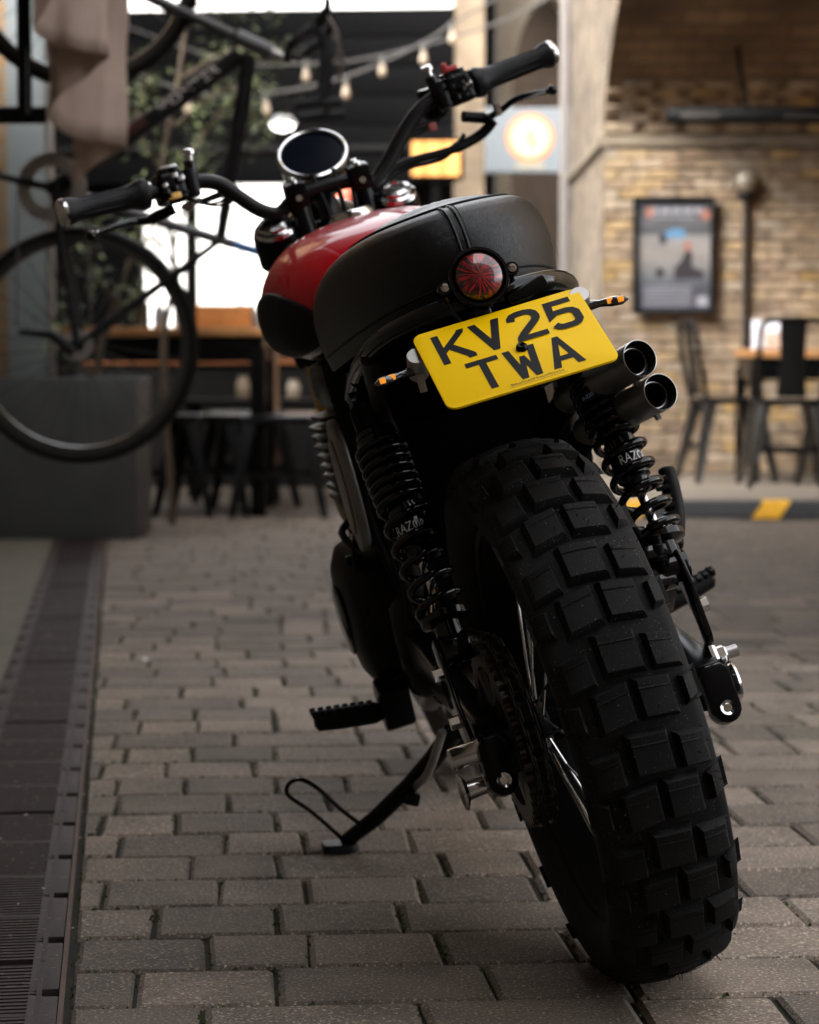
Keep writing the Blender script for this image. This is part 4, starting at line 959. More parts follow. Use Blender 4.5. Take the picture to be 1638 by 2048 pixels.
# side panel (pale, nearly edge-on)
sp_ = []
for i in range(36):
    a = 2 * math.pi * i / 36; r_ = 1 + .12 * math.cos(2 * a); sp_.append((.455 + .050 * math.cos(a) * r_ - .20 * .105 * math.sin(a), .622 + .105 * math.sin(a) * r_))
MB().prism(sp_, (0, .150, 0), (1, 0, 0), (0, 0, 1), (0, 1, 0), 0, .014).build('side_panel', M('pale_grey_panel', (.20, .185, .165), .38, metal=.4, var=.1), moto, bevel=.005, segs=3)
MB().prism([(a * .72 + .133, b_ * .72 + .174) for a, b_ in sp_], (0, .164, 0), (1, 0, 0), (0, 0, 1), (0, 1, 0), 0, .003).build('panel_inset', M('pale_grey_panel'), moto, bevel=.001)
MB().prism(sp_, (0, -.152, 0), (1, 0, 0), (0, 0, 1), (0, -1, 0), 0, .012).build('side_panel', blk_satin, moto, bevel=.004)

# ---- foot pegs
def peg(p0, p1, name, fat=.019):
    p0, p1 = V(p0), V(p1); d = (p1 - p0); L = d.length; d.normalize(); o = MB().tube([p0, p0 + d * L * .15, p0 + d * L * .6, p0 + d * L * .95, p1], [fat * .6, fat * .95, fat, fat * .92, fat * .55], n=14, flat=.8).build(name, blk_matt, moto)
    k = 0
    while k * .0115 + .018 < L:
        c = p0 + d * (.018 + k * .0115)
        for s in (-1, 0, 1): MB().box(c + V((s * .0125, 0, fat * .72 - abs(s) * .003)), (.008, .007, .009), Matrix.Rotation(s * .4, 3, 'Y')).build('peg_tooth', blk_matt, o, bevel=.001)
        k += 1
    return o
peg((.58, .185, .296), (.60, .282, .309), 'foot_peg', .020)
peg((.58, -.20, .31), (.60, -.318, .332), 'foot_peg', .018)
MB().prism([(.52, .33), (.57, .345), (.60, .325), (.60, .285), (.57, .268), (.545, .275)], (0, .150, 0), (1, 0, 0), (0, 0, 1), (0, 1, 0), 0, .042).build('peg_bracket', blk_satin, moto, bevel=.004)
MB().tube(cat([(.52, .12, .36), (.55, .15, .34), (.57, .165, .31)], 4), .014).build('peg_hanger', blk_satin, moto)
MB().tube(cat([(.52, -.12, .36), (.56, -.17, .33), (.59, -.20, .315)], 4), .014).build('peg_hanger', blk_satin, moto)
# pillion peg folded up, right
MB().tube(cat([(.262, -.196, .448), (.266, -.208, .462), (.272, -.216, .487), (.278, -.220, .52), (.281, -.2215, .537), (.282, -.222, .541)], 3), [.0135] * 2 + [.0125] * 4 + [.0125] * 4 + [.011] * 3 + [.010, .008, .004], n=14).build('pillion_peg', blk_matt, moto)
pp = [o for o in COL.objects if o.name == 'pillion_peg'][0]
for k in range(5): MB().box(V((.262, -.206, .485 + k * .0115)), (.012, .016, .006)).build('peg_tooth', blk_matt, pp, bevel=.0015)
MB().tube(cat([(.34, -.12, .46), (.30, -.16, .445), (.262, -.196, .448)], 4), .013).build('pillion_hanger', blk_satin, moto)
MB().ball((.262, -.2, .450), (.017, .014, .017), n=14).build('peg_pivot', blk_satin, moto)

# ---- side stand
foot = V((.752, .292, .087))
st = MB().tube([V((.60, .10, .235)), V((.63, .135, .20)), V((.66, .175, .168)), V((.70, .23, .13)), foot + V((-.004, -.012, .012))], [.015, .0145, .013, .0125, .011], n=12).build('side_stand', blk_satin, moto)
MB().box((.653, .178, .150), (.02, .022, .018), Matrix.Rotation(.5, 3, 'X')).build('stand_lug', blk_satin, st, bevel=.004)
gn = V((0, math.sin(LEAN) * -1, math.cos(LEAN)))     # ground normal in bike space
gu = V((1, 0, 0)); gv = gn.cross(gu)
MB().prism(rrect(.05, .052, .012), foot, gu, gv, gn, .0008, .013).build('stand_foot', M('dark_blue_black_rubber', (.004, .0045, .006), .5, spec=.25), st, bevel=.003)
lp = [foot + V((-.012, -.010, .015)), V((.715, .316, .162)), V((.702, .340, .195)), V((.70, .3435, .206)), V((.70, .338, .215)), V((.70, .326, .2185)), V((.70, .314, .213)), V((.70, .297, .193)), V((.70, .275, .155)), V((.70, .254, .125))]
MB().tube(cat(lp, 6), .0032, n=8).build('stand_loop', blk_satin, st)
MB().tube(cat([(.655, .17, .165), (.60, .15, .19), (.55, .12, .25)], 4), .006, n=8).build('stand_spring', steel_dark, st)

# ---- front end
gold = M('gold_fork_tube', (.42, .24, .05), .28, metal=1, var=.1)
fa = V((1.42, 0, .34)); 
for s in (1, -1):
    t0 = V((1.0, .098 * s, .985)); b0 = V((1.40, .07 * s, .34)); t1_ = V((1.03, .08 * s, .94)); d = (b0 - t0).normalized()
    MB().cyl(t1_, t1_.lerp(b0, .5), .022, n=20).build('fork_tube', gold, moto)
    MB().cyl(t1_.lerp(b0, .5), b0, .02, n=20).build('fork_leg', blk_satin, moto)
    MB().lathe([(.034, 0), (.036, -.008), (.036, -.055), (.03, -.06)], t0, -d, n=28).build('yoke_clamp', blk_satin, moto)
    fc = MB().lathe([(.033, 0), (.031, .006), (.025, .008), (.024, .013), (.016, .015), (.015, .012), (0, .012)], t0, -d, n=28).build('fork_cap', chrome, moto)
    rz = MB().tube([V((1.0, .051 * s, .965)), V((1.0, .051 * s, 1.0)), V((1.0, .051 * s, 1.015))], [.017, .0155, .016], n=16).build('bar_riser', blk_satin, moto)
    MB().box((.998, .051 * s, 1.028), (.040, .034, .040), Matrix.Rotation(R(-12), 3, 'Y')).build('bar_clamp', blk_satin, moto, bevel=.007)
    for dx in (-.0145, .0145):
        MB().lathe([(0, .003), (.002, .003), (.0022, .005), (.005, .005), (.0055, 0)], V((.998 + dx * .96, .051 * s, 1.0485 + dx * .2)), V((-.2, 0, 1)), n=14).build('clamp_screw', chrome, moto)
    MB().lathe([(0, .003), (.002, .003), (.0022, .005), (.005, .005), (.0055, 0)], V((.9765, .051 * s, 1.020)), V((-1, 0, .2)), n=14).build('clamp_screw', chrome, moto)
MB().box((1.0, 0, .955), (.07, .20, .03), Matrix.Rotation(R(-25), 3, 'Y')).build('top_yoke', blk_satin, moto, bevel=.008)
MB().box((1.08, 0, .80), (.07, .24, .04), Matrix.Rotation(R(-30), 3, 'Y')).build('lower_yoke', blk_satin, moto, bevel=.008)
for y_ in (.012, -.012, -.03):
    MB().tube(cat([(.985, y_, .965), (.985, y_ * 1.1, 1.0), (1.01, y_ * 1.4, 1.05)], 4), .004).build('clutch_cable', blk_matt, moto)
barL = [(1.0, .0, 1.028), (1.0, .052, 1.024), (1.0, .084, 1.008), (1.0, .111, 1.021), (.995, .136, 1.048), (.99, .159, 1.074), (.985, .184, 1.086), (.98, .208, 1.088), (.96, .268, 1.090), (.92, .403, 1.095)]
barR = [(1.0, .0, 1.028), (1.0, -.045, 1.024), (1.0, -.066, 1.012), (1.005, -.094, 1.030), (1.01, -.13, 1.065), (1.015, -.169, 1.098), (1.02, -.212, 1.114), (1.03, -.284, 1.118), (1.05, -.409, 1.131)]
MB().tube(cat(list(reversed(barL))[:-1] + barR, 5), .0115, n=14).build('handlebar', M('satin_bar', (.006, .006, .0065), .36, var=.1, spec=.22), moto)
def gripset(p0, p1, nm):
    p0, p1 = V(p0), V(p1); d = p1 - p0; L = d.length; d.normalize()
    g = MB().lathe([(.0125, -.006), (.023, -.004), (.0245, .004), (.022, .012), (.0180, .024), (.0168, .05), (.0165, L * .6), (.0172, L - .018), (.0205, L - .008), (.0212, L), (.0, L)], p0, d, n=32).build('handlebar_grip', grip_rub, moto)
    u, w_, _ = frame(d)
    for k in range(10):
        a = 2 * math.pi * k / 10; MB().tube([p0 + d * (.032 + (L - .055) * j / 4) + (u * math.cos(a) + w_ * math.sin(a)) * .0166 for j in range(5)], .0013, n=6).build('grip_rib', grip_rub, g)
    MB().lathe([(.0205, L), (.0208, L + .005), (.019, L + .010), (.0165, L + .012), (0, L + .0125)], p0, d, n=32).build('bar_end', chrome, g)
    return g
gripset((.955, .277, 1.0905), (.920, .398, 1.095), 'l'); gripset((1.028, -.272, 1.1175), (1.049, -.402, 1.1305), 'r')
def switchgear(c, d, s):
    c = V(c); d = V(d).normalized(); rot = d.to_track_quat('Y', 'Z').to_matrix()
    g = MB().box(c, (.042, .044, .048), rot).build('switchgear', blk_satin, moto, bevel=.009, segs=3)
    MB().box(c + rot @ V((-.004, .0, .026)), (.03, .034, .008), rot).build('switch_top', blk_gloss, g, bevel=.003)
    for k in range(3):
        MB().box(c + rot @ V((-.024, -.012 + k * .012, .006 - k * .009)), (.008, .008, .008), rot).build('switch_button', blk_gloss, g, bevel=.002)
    if s > 0:
        MB().box(c + rot @ V((-.0235, .004, -.014)), (.006, .022, .010), rot).build('switch_yellow', M('yellow_switch', (.62, .34, .06), .4), g, bevel=.003)
        MB().box(c + rot @ V((-.010, .0, .031)), (.016, .028, .005), rot).build('switch_rocker', alu, g, bevel=.002)
    else:
        MB().box(c + rot @ V((-.006, .002, .033)), (.013, .026, .008), rot).build('kill_switch', M('red_switch', (.40, .012, .014), .45), g, bevel=.003)
        MB().box(c + rot @ V((-.010, .010, .040)), (.009, .009, .010), rot).build('kill_switch', M('red_switch'), g, bevel=.003)
    rs_ = random.Random(5 + s)
    for k in range(9):
        q_ = V((rs_.uniform(-.026, -.018), rs_.uniform(-.02, .02), rs_.uniform(-.022, .028))); sz = (rs_.uniform(.004, .010), rs_.uniform(.004, .012), rs_.uniform(.004, .010))
        MB().box(c + rot @ q_, sz, rot @ Matrix.Rotation(rs_.uniform(-.5, .5), 3, 'X')).build('switch_detail', (blk_gloss, alu, blk_satin)[k % 3], g, bevel=.0015)
    for k in range(3):
        MB().tube(cat([c + rot @ V((.0, -s * .02, -.02)), c + rot @ V((.004 * k, -s * (.045 + .01 * k), -.032 - .004 * k)), c + rot @ V((.01, -s * (.085 + .01 * k), -.028 - .006 * k))], 4), .0022, n=6).build('switch_wire', blk_matt, g)
    p = c + rot @ V((-.004, -s * .031, .0))
    MB().box(p, (.034, .020, .046), rot).build('lever_clamp', blk_satin, g, bevel=.006)
    MB().lathe([(.0055, -.012), (.0055, .036), (.0095, .037), (.0100, .042), (.008, .045), (0, .046)], p + rot @ V((-.004, -s * .004, .006)), rot @ V((-.15, -.1 * s, 1)), n=16).build('mirror_bolt', chrome, g)
    MB().lathe([(.0098, -.014), (.0105, .0), (.0100, .024), (.0075, .028)], p + rot @ V((-.004, -s * .004, .006)), rot @ V((-.15, -.1 * s, 1)), n=16).build('bolt_boss', blk_gloss, g)
    return g
switchgear((.972, .236, 1.089), (-.035, .121, .004), 1)
switchgear((1.022, -.240, 1.116), (-.02, .12, -.012), -1)
MB().lathe([(0, .02), (.02, .02), (.022, .016), (.022, -.024), (.018, -.028), (0, -.028)], V((1.055, -.205, 1.112)), (-.1, 0, 1), n=28).build('fluid_reservoir', blk_satin, moto)
MB().box((1.0, -.183, 1.070), (.01, .012, .012)).build('fluid_window', M('pink_label', (.30, .08, .07), .5), moto, bevel=.001)
def lever(pts, nm, ks):
    MB().tube(cat(pts[:2], 3), .009, n=10).build('lever_perch', blk_satin, moto)
    o = MB().tube(cat(pts, 5), [.0085 - .0025 * i / (5 * (len(pts) - 1)) for i in range(5 * (len(pts) - 1) + 1)], n=10, flat=.8).build('hand_lever', blk_gloss, moto)
    MB().ball(pts[-1], (.0085, .009, .0085), n=12).build('lever_ball', blk_gloss, o)
    a, b_ = V(pts[-3]), V(pts[-2]); 
    MB().tube([a.lerp(V(pts[-1]), .45) + V((-.0058, 0, .002)), a.lerp(V(pts[-1]), .85) + V((-.0058, 0, .002))], .0026, n=6).build('lever_flat', alu, o)
lever([(1.02, .235, 1.060), (1.02, .276, 1.054), (1.02, .306, 1.059), (1.0, .335, 1.058), (.99, .370, 1.054)], 'l', 1)
lever([(1.06, -.245, 1.075), (1.07, -.280, 1.064), (1.07, -.307, 1.068), (1.07, -.34, 1.079), (1.06, -.395, 1.076)], 'r', -1)
MB().cyl((1.045, -.298, 1.060), (1.045, -.298, 1.078), .006, n=6).build('lever_adjuster', chrome, moto, smooth=20)
MB().tube(cat([(1.06, -.29, 1.056), (1.07, -.265, 1.04), (1.06, -.21, 1.030), (1.04, -.124, 1.029), (1.02, -.071, 1.005), (1.02, -.03, .93)], 6), [.0085] * 12 + [.0065] * 19, n=10).build('brake_line', blk_matt, moto)
MB().tube(cat([(1.06, -.24, 1.048), (1.07, -.20, 1.022), (1.05, -.124, 1.020), (1.03, -.08, .99)], 6), .0035, n=8).build('throttle_cable', blk_matt, moto)
MB().tube(cat([(1.0, .225, 1.058), (1.01, .19, 1.060), (1.02, .14, 1.058), (1.03, .09, 1.0), (1.03, .05, .93)], 6), .0035, n=8).build('throttle_cable', blk_matt, moto)
MB().lathe([(0, .0), (.006, .0), (.007, .008), (.007, .014), (.004, .016), (.004, .03)], V((1.0, .222, 1.056)), (.1, -1, .2), n=12).build('cable_adjuster', alu, moto)
# gauge
gc = V((1.075, .0, 1.083)); gax = V((-.70, 0, .71)).normalized()
ga = MB().lathe([(0, -.075), (.030, -.075), (.042, -.06), (.050, -.035), (.0535, -.012), (.0535, -.003)], gc, gax, n=48).build('speedometer', blk_gloss, moto)
MB().lathe([(.0535, -.004), (.0572, -.004), (.0580, .001), (.0570, .005), (.0530, .0065), (.0495, .005), (.0490, .001)], gc, gax, n=64).build('bezel', chrome, ga)
MB().lathe([(.0492, .0015), (.03, .0028), (0, .0032)], gc, gax, n=48).build('gauge_glass', M('gauge_glass', (.003, .004, .009), .25, spec=.06, var=.05, rvar=0), ga)
MB().tube([gc - gax * .07, V((1.06, 0, 1.0)), V((1.04, 0, .95))], .018).build('gauge_mount', blk_satin, moto)
# headlight, front wheel and guard
MB().lathe([(0, .10), (.05, .09), (.085, .05), (.092, 0), (.088, -.006), (0, -.012)], V((1.22, 0, .93)), (-1, 0, 0), n=32).build('headlight', blk_gloss, moto)
FWc = V((1.43, -.02, .362))
MB().lathe([(.26, -.035), (.30, -.05), (.33, -.046), (.348, -.025), (.352, 0), (.348, .025), (.33, .046), (.30, .05), (.26, .035)], FWc, (0, 1, 0), n=64, closed=True).build('front_tyre', rubber, moto)
MB().lathe([(.262, -.03), (.25, -.02), (.245, 0), (.25, .02), (.262, .03), (.24, .02), (.235, 0), (.24, -.02)], FWc, (0, 1, 0), n=48, closed=True).build('front_rim', blk_gloss, moto)
MB().cyl(FWc + V((0, -.1, 0)), FWc + V((0, .1, 0)), .02).build('front_hub', blk_satin, moto)
for k in range(10):
    a = 2 * math.pi * k / 10; MB().cyl(FWc, FWc + V((math.cos(a) * .25, 0, math.sin(a) * .25)), .003, n=6).build('front_spoke', spoke_m, moto)
ar = []
for k in range(13):
    a = R(60 + 80 * k / 12); ar.append([FWc + V((math.cos(a) * r_, y_, math.sin(a) * r_)) for y_, r_ in ((-.055, .36), (-.03, .378), (0, .384), (.03, .378), (.055, .36))])
MB().loft(ar, closed=False, caps=False).build('front_guard', blk_gloss, moto)
# ================================================================== things in the background
# ---- grey steel column and planter
col_ = empty('steel_column', (-1.612, 10.25, 0), 'blue grey painted steel column behind the planter', 'column')
cm_ = M('blue_grey_paint', (.20, .225, .235), .55, var=.15, scale=4, bump=.1, bscale=20)
MB().box((0, 0, 2.3), (.165, .12, 4.6)).build('shaft', cm_, col_, bevel=.006)
MB().box((.098, -.02, 2.3), (.022, .05, 4.6)).build('conduit', M('pale_conduit', (.24, .215, .20), .6), col_, bevel=.004)
MB().box((0, 0, .01), (.26, .22, .02)).build('base_plate', cm_, col_)
pb = empty('planter_box', (-1.62, 9.8, 0), 'tall dark grey planter box under the hanging bicycle', 'planter')
pm = M('planter_grey', (.070, .075, .077), .55, var=.2, scale=5, bump=.08, bscale=40)
hx, hy, hz = .54, .25, .64
MB().box((0, -hy + .01, hz / 2), (2 * hx, .02, hz)).build('front_panel', pm, pb, bevel=.003)
MB().box((0, hy - .01, hz / 2), (2 * hx, .02, hz)).build('rear_panel', pm, pb, bevel=.003)
for s in (-1, 1): MB().box((s * (hx - .01), 0, hz / 2), (.02, 2 * hy - .044, hz - .004)).build('side_panel', pm, pb, bevel=.003)
MB().box((0, 0, hz - .06), (2 * hx - .05, 2 * hy - .05, .04)).build('soil', M('soil', (.03, .022, .015), .95, bump=.8, bscale=60), pb)

# ---- olive tree in a pot behind the bicycle
bark = M('olive_bark', (.10, .072, .05), .9, var=.3, scale=30, bump=.5, bscale=80)
leafm = M('olive_leaf', (.07, .09, .038), .5, var=.35, scale=6, spec=.4)
leaf2 = M('fresh_leaf', (.15, .185, .06), .5, var=.3, scale=6)
def tree(name, base, trunk_pts, branches, n_leaf, lab, mats_, seed, spread=.11):
    rt = random.Random(seed); root = empty(name, base, lab, 'tree'); B = V(base)
    tb_ = MB(); tp = cat([V(p) - B for p in trunk_pts], 5); k = len(tp); tb_.tube(tp, [.017 - .010 * i / k for i in range(k)], n=8)
    tips = []
    for br in branches:
        bp = cat([V(p) - B for p in br], 5); tb_.tube(bp, [.009 - .006 * i / len(bp) for i in range(len(bp))], n=6); tips += bp[len(bp) // 3:]
    tb_.build('trunk', bark, root)
    lb = MB()
    for q in range(n_leaf):
        c = rt.choice(tips) + V((rt.gauss(0, spread), rt.gauss(0, spread), rt.gauss(0, spread * .8))) * rt.random()
        d = V((rt.gauss(0, 1), rt.gauss(0, 1), rt.gauss(0, .7))).normalized(); L = rt.uniform(.03, .06); u, w_, _ = frame(d); wd = L * .16
        m1 = c + d * L * .5 + w_ * L * .05
        lb.add([c, m1 + u * wd, c + d * L, m1 - u * wd], [(0, 1, 2), (0, 2, 3)], rt.randrange(2))
    lb.build('crown', mats_, root, smooth=0); return root
tree('olive_tree', (-1.02, 10.35, .0), [(-1.02, 10.35, .0), (-1.05, 10.3, .75), (-1.0, 10.3, 1.1), (-1.05, 10.3, 1.5), (-.98, 10.3, 1.9), (-.92, 10.3, 2.3)],
     [[(-1.02, 10.3, 1.4), (-.88, 10.25, 1.65), (-.72, 10.2, 1.82)], [(-1.0, 10.3, 1.7), (-.8, 10.3, 1.85), (-.57, 10.2, 1.86)], [(-.97, 10.3, 1.9), (-.75, 10.3, 2.02), (-.53, 10.25, 2.0)], [(-1.0, 10.3, 1.2), (-.93, 10.2, 1.45), (-.95, 10.2, 1.55)],
      [(-1.04, 10.3, 1.5), (-1.15, 10.25, 1.7), (-1.1, 10.2, 1.9)], [(-1.0, 10.3, 1.1), (-1.08, 10.2, 1.25), (-1.12, 10.2, 1.35)], [(-.72, 10.2, 1.82), (-.66, 10.2, 1.75), (-.62, 10.2, 1.68)], [(-.92, 10.3, 2.2), (-.75, 10.3, 2.25), (-.6, 10.2, 2.2)]],
     1250, 'thin olive tree with loose green leaves behind the hanging bicycle', [leafm, leaf2], 5)
tree('bay_shrub', (-1.30, 9.85, .58), [(-1.30, 9.85, .58), (-1.25, 9.85, .8), (-1.18, 9.85, 1.0), (-1.10, 9.85, 1.2)],
     [[(-1.25, 9.85, .8), (-1.15, 9.8, .95), (-1.08, 9.8, 1.0)], [(-1.2, 9.85, .95), (-1.3, 9.8, 1.1), (-1.28, 9.8, 1.25)], [(-1.15, 9.85, 1.1), (-1.05, 9.8, 1.2), (-1.0, 9.8, 1.15)], [(-1.3, 9.85, .65), (-1.42, 9.85, .8), (-1.40, 9.85, .95)]],
     420, 'small leafy shrub growing in the grey planter box', [leafm, leaf2], 9, .09)

# ---- bicycle hanging nose up by its front wheel
BY = 7.0
bike = empty('bicycle', (-.95, BY, .4), 'black drop bar bicycle hung upright with its front wheel on top', 'bicycle')
bo = V((-.95, BY, .4))
def Bk(b, name, mat_, parent=None, **kw):
    b.v = [tuple(V(v_) - bo) for v_ in b.v]; return b.build(name, mat_, parent or bike, **kw)
def bp_(x, z, dy=0): return V((x, BY + dy, z))
frm = M('bicycle_frame_black', (.016, .016, .017), .4, var=.2)
frm_b = M('bicycle_grey_paint', (.10, .10, .105), .35, metal=.3)
tyre_b = M('bicycle_tyre', (.009, .0087, .0085), .5, var=.15)
rim_b = M('bicycle_rim', (.06, .058, .055), .35, metal=.7, var=.15)
Acn, Bcn, BB, CL, HD = bp_(-.956, .757), bp_(-.94, 1.839), bp_(-1.027, 1.207), bp_(-.548, 1.06), bp_(-.452, 1.622)
wh = None
for c, lab in ((Acn, 0), (Bcn, 1)):
    ty = Bk(MB().lathe([(.318, -.016), (.330, -.019), (.341, -.012), (.345, 0), (.341, .012), (.330, .019), (.318, .016)], c, (0, 1, 0), n=64, closed=True), 'wheel_tyre', tyre_b)
    Bk(MB().lathe([(.320, -.013), (.318, -.013), (.297, -.011), (.293, 0), (.297, .011), (.318, .013), (.320, .013)], c, (0, 1, 0), n=64), 'wheel_rim', rim_b)
    Bk(MB().lathe([(0, -.05), (.01, -.05), (.018, -.04), (.012, -.03), (.012, .03), (.018, .04), (.01, .05), (0, .05)], c, (0, 1, 0), n=16), 'wheel_hub', frm)
    for k in range(28):
        a = 2 * math.pi * k / 28 + .1; s = 1 if k % 2 else -1
        Bk(MB().cyl(c + V((math.cos(a + .6) * .017, s * .03, math.sin(a + .6) * .017)), c + V((math.cos(a) * .30, 0, math.sin(a) * .30)), .0014, n=4), 'wheel_spoke', rim_b)
def tb2(pts, r, name='frame_tube', mat_=frm, n=14): return Bk(MB().tube(pts, r, n=n), name, mat_)
hd_dir = (Bcn - HD).normalized()
dt = tb2([BB, HD + V((-.035, 0, -.03))], .027, 'down_tube')
tb2([HD + V((-.01, 0, -.035)), HD.lerp(CL, .35), HD.lerp(CL, .55), CL], [.020, .024, .019, .016], 'top_tube')
tb2([BB, CL, CL.lerp(BB, -.08)], .0155, 'seat_tube', frm_b)
tb2([CL.lerp(BB, -.07), CL.lerp(BB, -.27)], .0135, 'seat_post', M('blue_tape', (.06, .22, .55), .5))
tb2([CL.lerp(BB, -.27), CL.lerp(BB, -.7)], .0135, 'seat_post', frm)
hh = tb2([HD + hd_dir * .05, HD - hd_dir * .06], .023, 'head_tube', frm_b)
tb2([HD - hd_dir * .055, HD - hd_dir * .085, HD - hd_dir * .115], [.017, .015, .012], 'stem', alu)
for s in (-1, 1):
    y_ = V((0, .045 * s, 0))
    tb2(cat([HD + hd_dir * .06 + y_ * .4, HD.lerp(Bcn, .35) + y_, HD.lerp(Bcn, .7) + y_, Bcn + y_], 4), .0125, 'fork_blade', frm_b if s < 0 else frm)
    tb2(cat([BB + y_ * .4, BB.lerp(Acn, .35) + y_ * 1.0, Acn + y_ * 1.2], 4), .012, 'chain_stay')
    tb2(cat([CL + y_ * .3, CL.lerp(Acn, .35) + y_ * .9, Acn + y_ * 1.2], 4), .0085, 'seat_stay')
Bk(MB().box(HD.lerp(Bcn, .33), (.05, .05, .035)), 'front_brake', frm, bevel=.008)
Bk(MB().box(CL.lerp(Acn, .36), (.05, .06, .04), Matrix.Rotation(R(35), 3, 'Y')), 'rear_brake', frm, bevel=.008)
tb2([CL.lerp(Acn, .36) + V((.02, -.03, 0)), CL.lerp(Acn, .36) + V((.085, -.03, .045))], .004, 'brake_arm')
Bk(MB().lathe([(.095, -.004), (.10, -.002), (.10, .002), (.095, .004), (.06, .003), (.06, -.003)], BB + V((0, -.05, 0)), (0, 1, 0), n=40, closed=True), 'chainring', steel_dark)
Bk(MB().cyl(BB + V((0, -.07, 0)), BB + V((0, .07, 0)), .018), 'bottom_bracket', frm)
tb2([BB + V((0, -.065, 0)), BB + V((-.16, -.07, .035))], [.013, .010], 'crank'); Bk(MB().box(BB + V((-.165, -.115, .038)), (.06, .08, .02)), 'pedal', blk_matt, bevel=.004)
tb2([BB + V((0, .065, 0)), BB + V((.16, .07, -.035))], [.013, .010], 'crank'); Bk(MB().box(BB + V((.165, .115, -.038)), (.06, .08, .02)), 'pedal', blk_matt, bevel=.004)
Bk(MB().lathe([(.02, -.012), (.045, -.012), (.045, -.006), (.038, -.006), (.038, 0), (.03, 0), (.03, .006), (.02, .006)], Acn + V((0, -.045, 0)), (0, 1, 0), n=32), 'cassette', steel_dark)
tb2([BB + V((-.097, -.05, 0)), bp_(-1.13, .81, -.05)], .003, 'chain', spm, 6); tb2([BB + V((.097, -.05, -.01)), Acn + V((.04, -.05, .01))], .003, 'chain', spm, 6)
tb2([Acn + V((-.01, -.055, -.02)), bp_(-1.03, .787, -.055), bp_(-1.125, .795, -.055)], [.018, .014, .010], 'derailleur')
# drop bar
for s in (-1, 1):
    y_ = .18 * s
    tb2(cat([HD - hd_dir * .11, bp_(-.345, 1.600, y_ * .4), bp_(-.325, 1.605, y_), bp_(-.27, 1.645, y_), bp_(-.238, 1.60, y_), bp_(-.245, 1.51, y_), bp_(-.25, 1.445, y_), bp_(-.31, 1.43, y_)], 5), .0125, 'drop_bar', M('bar_tape', (.03, .03, .032), .6))
    tb2([bp_(-.325, 1.428, y_), bp_(-.19, 1.438, y_)], .0115, 'bar_end_grip', M('bar_tape'))
    tb2(cat([bp_(-.26, 1.655, y_), bp_(-.23, 1.70, y_), bp_(-.235, 1.735, y_)], 4), [.018, .017, .016, .014, .012, .011, .010, .008, .005], 'brake_hood', blk_matt)
    tb2(cat([bp_(-.24, 1.69, y_), bp_(-.20, 1.62, y_), bp_(-.205, 1.54, y_)], 4), .006, 'brake_lever', alu)
# worn pale maker lettering along the down tube
ddn = (HD + V((-.035, 0, -.03)) - BB).normalized(); upn = V((-ddn.z, 0, ddn.x))
vs, fs = text_mesh('MONTER', .050)
Bk(MB().add([BB.lerp(HD, .68) + ddn * (v_.x * 1.05) + upn * (v_.y * .75) + V((0, -.0272 + .9 * (v_.y * .75) ** 2 * 18, 0)) for v_ in vs], fs), 'lettering', M('worn_letters', (.80, .74, .70), .6, var=.3, scale=60), smooth=0)
Bk(MB().lathe([(.0276, -.10), (.0276, .0)], BB.lerp(HD, .47), ddn, n=20), 'frame_band', M('maroon_band', (.05, .012, .008), .5))
# rack arm the wheel hangs on
rk = empty('bicycle_rack', (-2.5, BY - 0, 2.12), 'dark steel post and arm the bicycle hangs from', 'rack')
MB().cyl((0, 0, .008), (1.66, 0, .008), .014, n=12).build('arm', blk_satin, rk); MB().cyl((1.66, 0, .008), (1.66, 0, .06), .014, n=12).build('hook_end', blk_satin, rk)
MB().box((0, 0, -1.06), (.08, .08, 2.16)).build('post', blk_satin, rk)

from mathutils import noise as mnoise
# ---- folded parasol canopy hanging in front of the bicycle
par = empty('folded_parasol', (-2.3, 6.55, 0), 'folded dusty pink canvas parasol hanging from its arm at the left', 'parasol')
cloth = M('dusty_pink_canvas', (.50, .375, .315), .85, var=.1, scale=12, bump=.3, bscale=600, bdist=.0006)
PX, PY = 1.385, 0.0
rows = []; NTH = 170; NZ = 22
for j in range(NZ):
    f_ = j / (NZ - 1); row = []
    for i in range(NTH):
        th_2 = 4.75 * math.pi * i / (NTH - 1)
        hem = 1.72 - .0345 * th_2 + .03 * math.sin(th_2 * 1.0 + .8)
        z = 2.5 + (hem - 2.5) * f_
        g_ = .30 + .70 * min(1, max(0, (2.45 - z) / .55)) ** .7
        am = (.098 + .012 * math.sin(1.7 * th_2)) * g_
        tri = .55 * (2 / math.pi) * math.asin(math.cos(th_2)) + .45 * math.cos(th_2); nz_ = mnoise.noise(V((th_2 * 1.3, z * 5, 3.0)))
        row.append(V((PX + .022 + am * tri + .012 * nz_ * g_, PY - .30 + .042 * th_2 * (.55 + .45 * g_) + .012 * math.sin(2 * th_2) * g_ + .03 * mnoise.noise(V((th_2 * 1.1, z * 4, 9.0))) * g_, z)))
    rows.append(row)
o = MB().loft(rows, closed=False, caps=False).build('canopy', cloth, par, smooth=70)
md = o.modifiers.new('thick', 'SOLIDIFY'); md.thickness = .003
MB().cyl((PX - .115, PY - .05, 1.37), (PX - .115, PY - .05, 2.72), .020, n=14).build('mast', blk_satin, par)
MB().cyl((0, 0, .04), (0, 0, 2.75), .035, n=16).build('post', blk_satin, par)
MB().cyl((0, 0, 2.72), (PX + .03, 0, 2.72), .028, n=16).build('arm', blk_satin, par)
MB().box((0, 0, .02), (.7, .7, .04)).build('base', blk_satin, par, bevel=.006)
MB().cyl((PX - .36, -.02, 1.372), (PX - .06, -.02, 1.372), .024, n=14).build('crank_tube', blk_satin, par)
MB().cyl((PX - .36, -.02, 1.36), (0, 0, 1.36), .02, n=12).build('crank_strut', blk_satin, par)

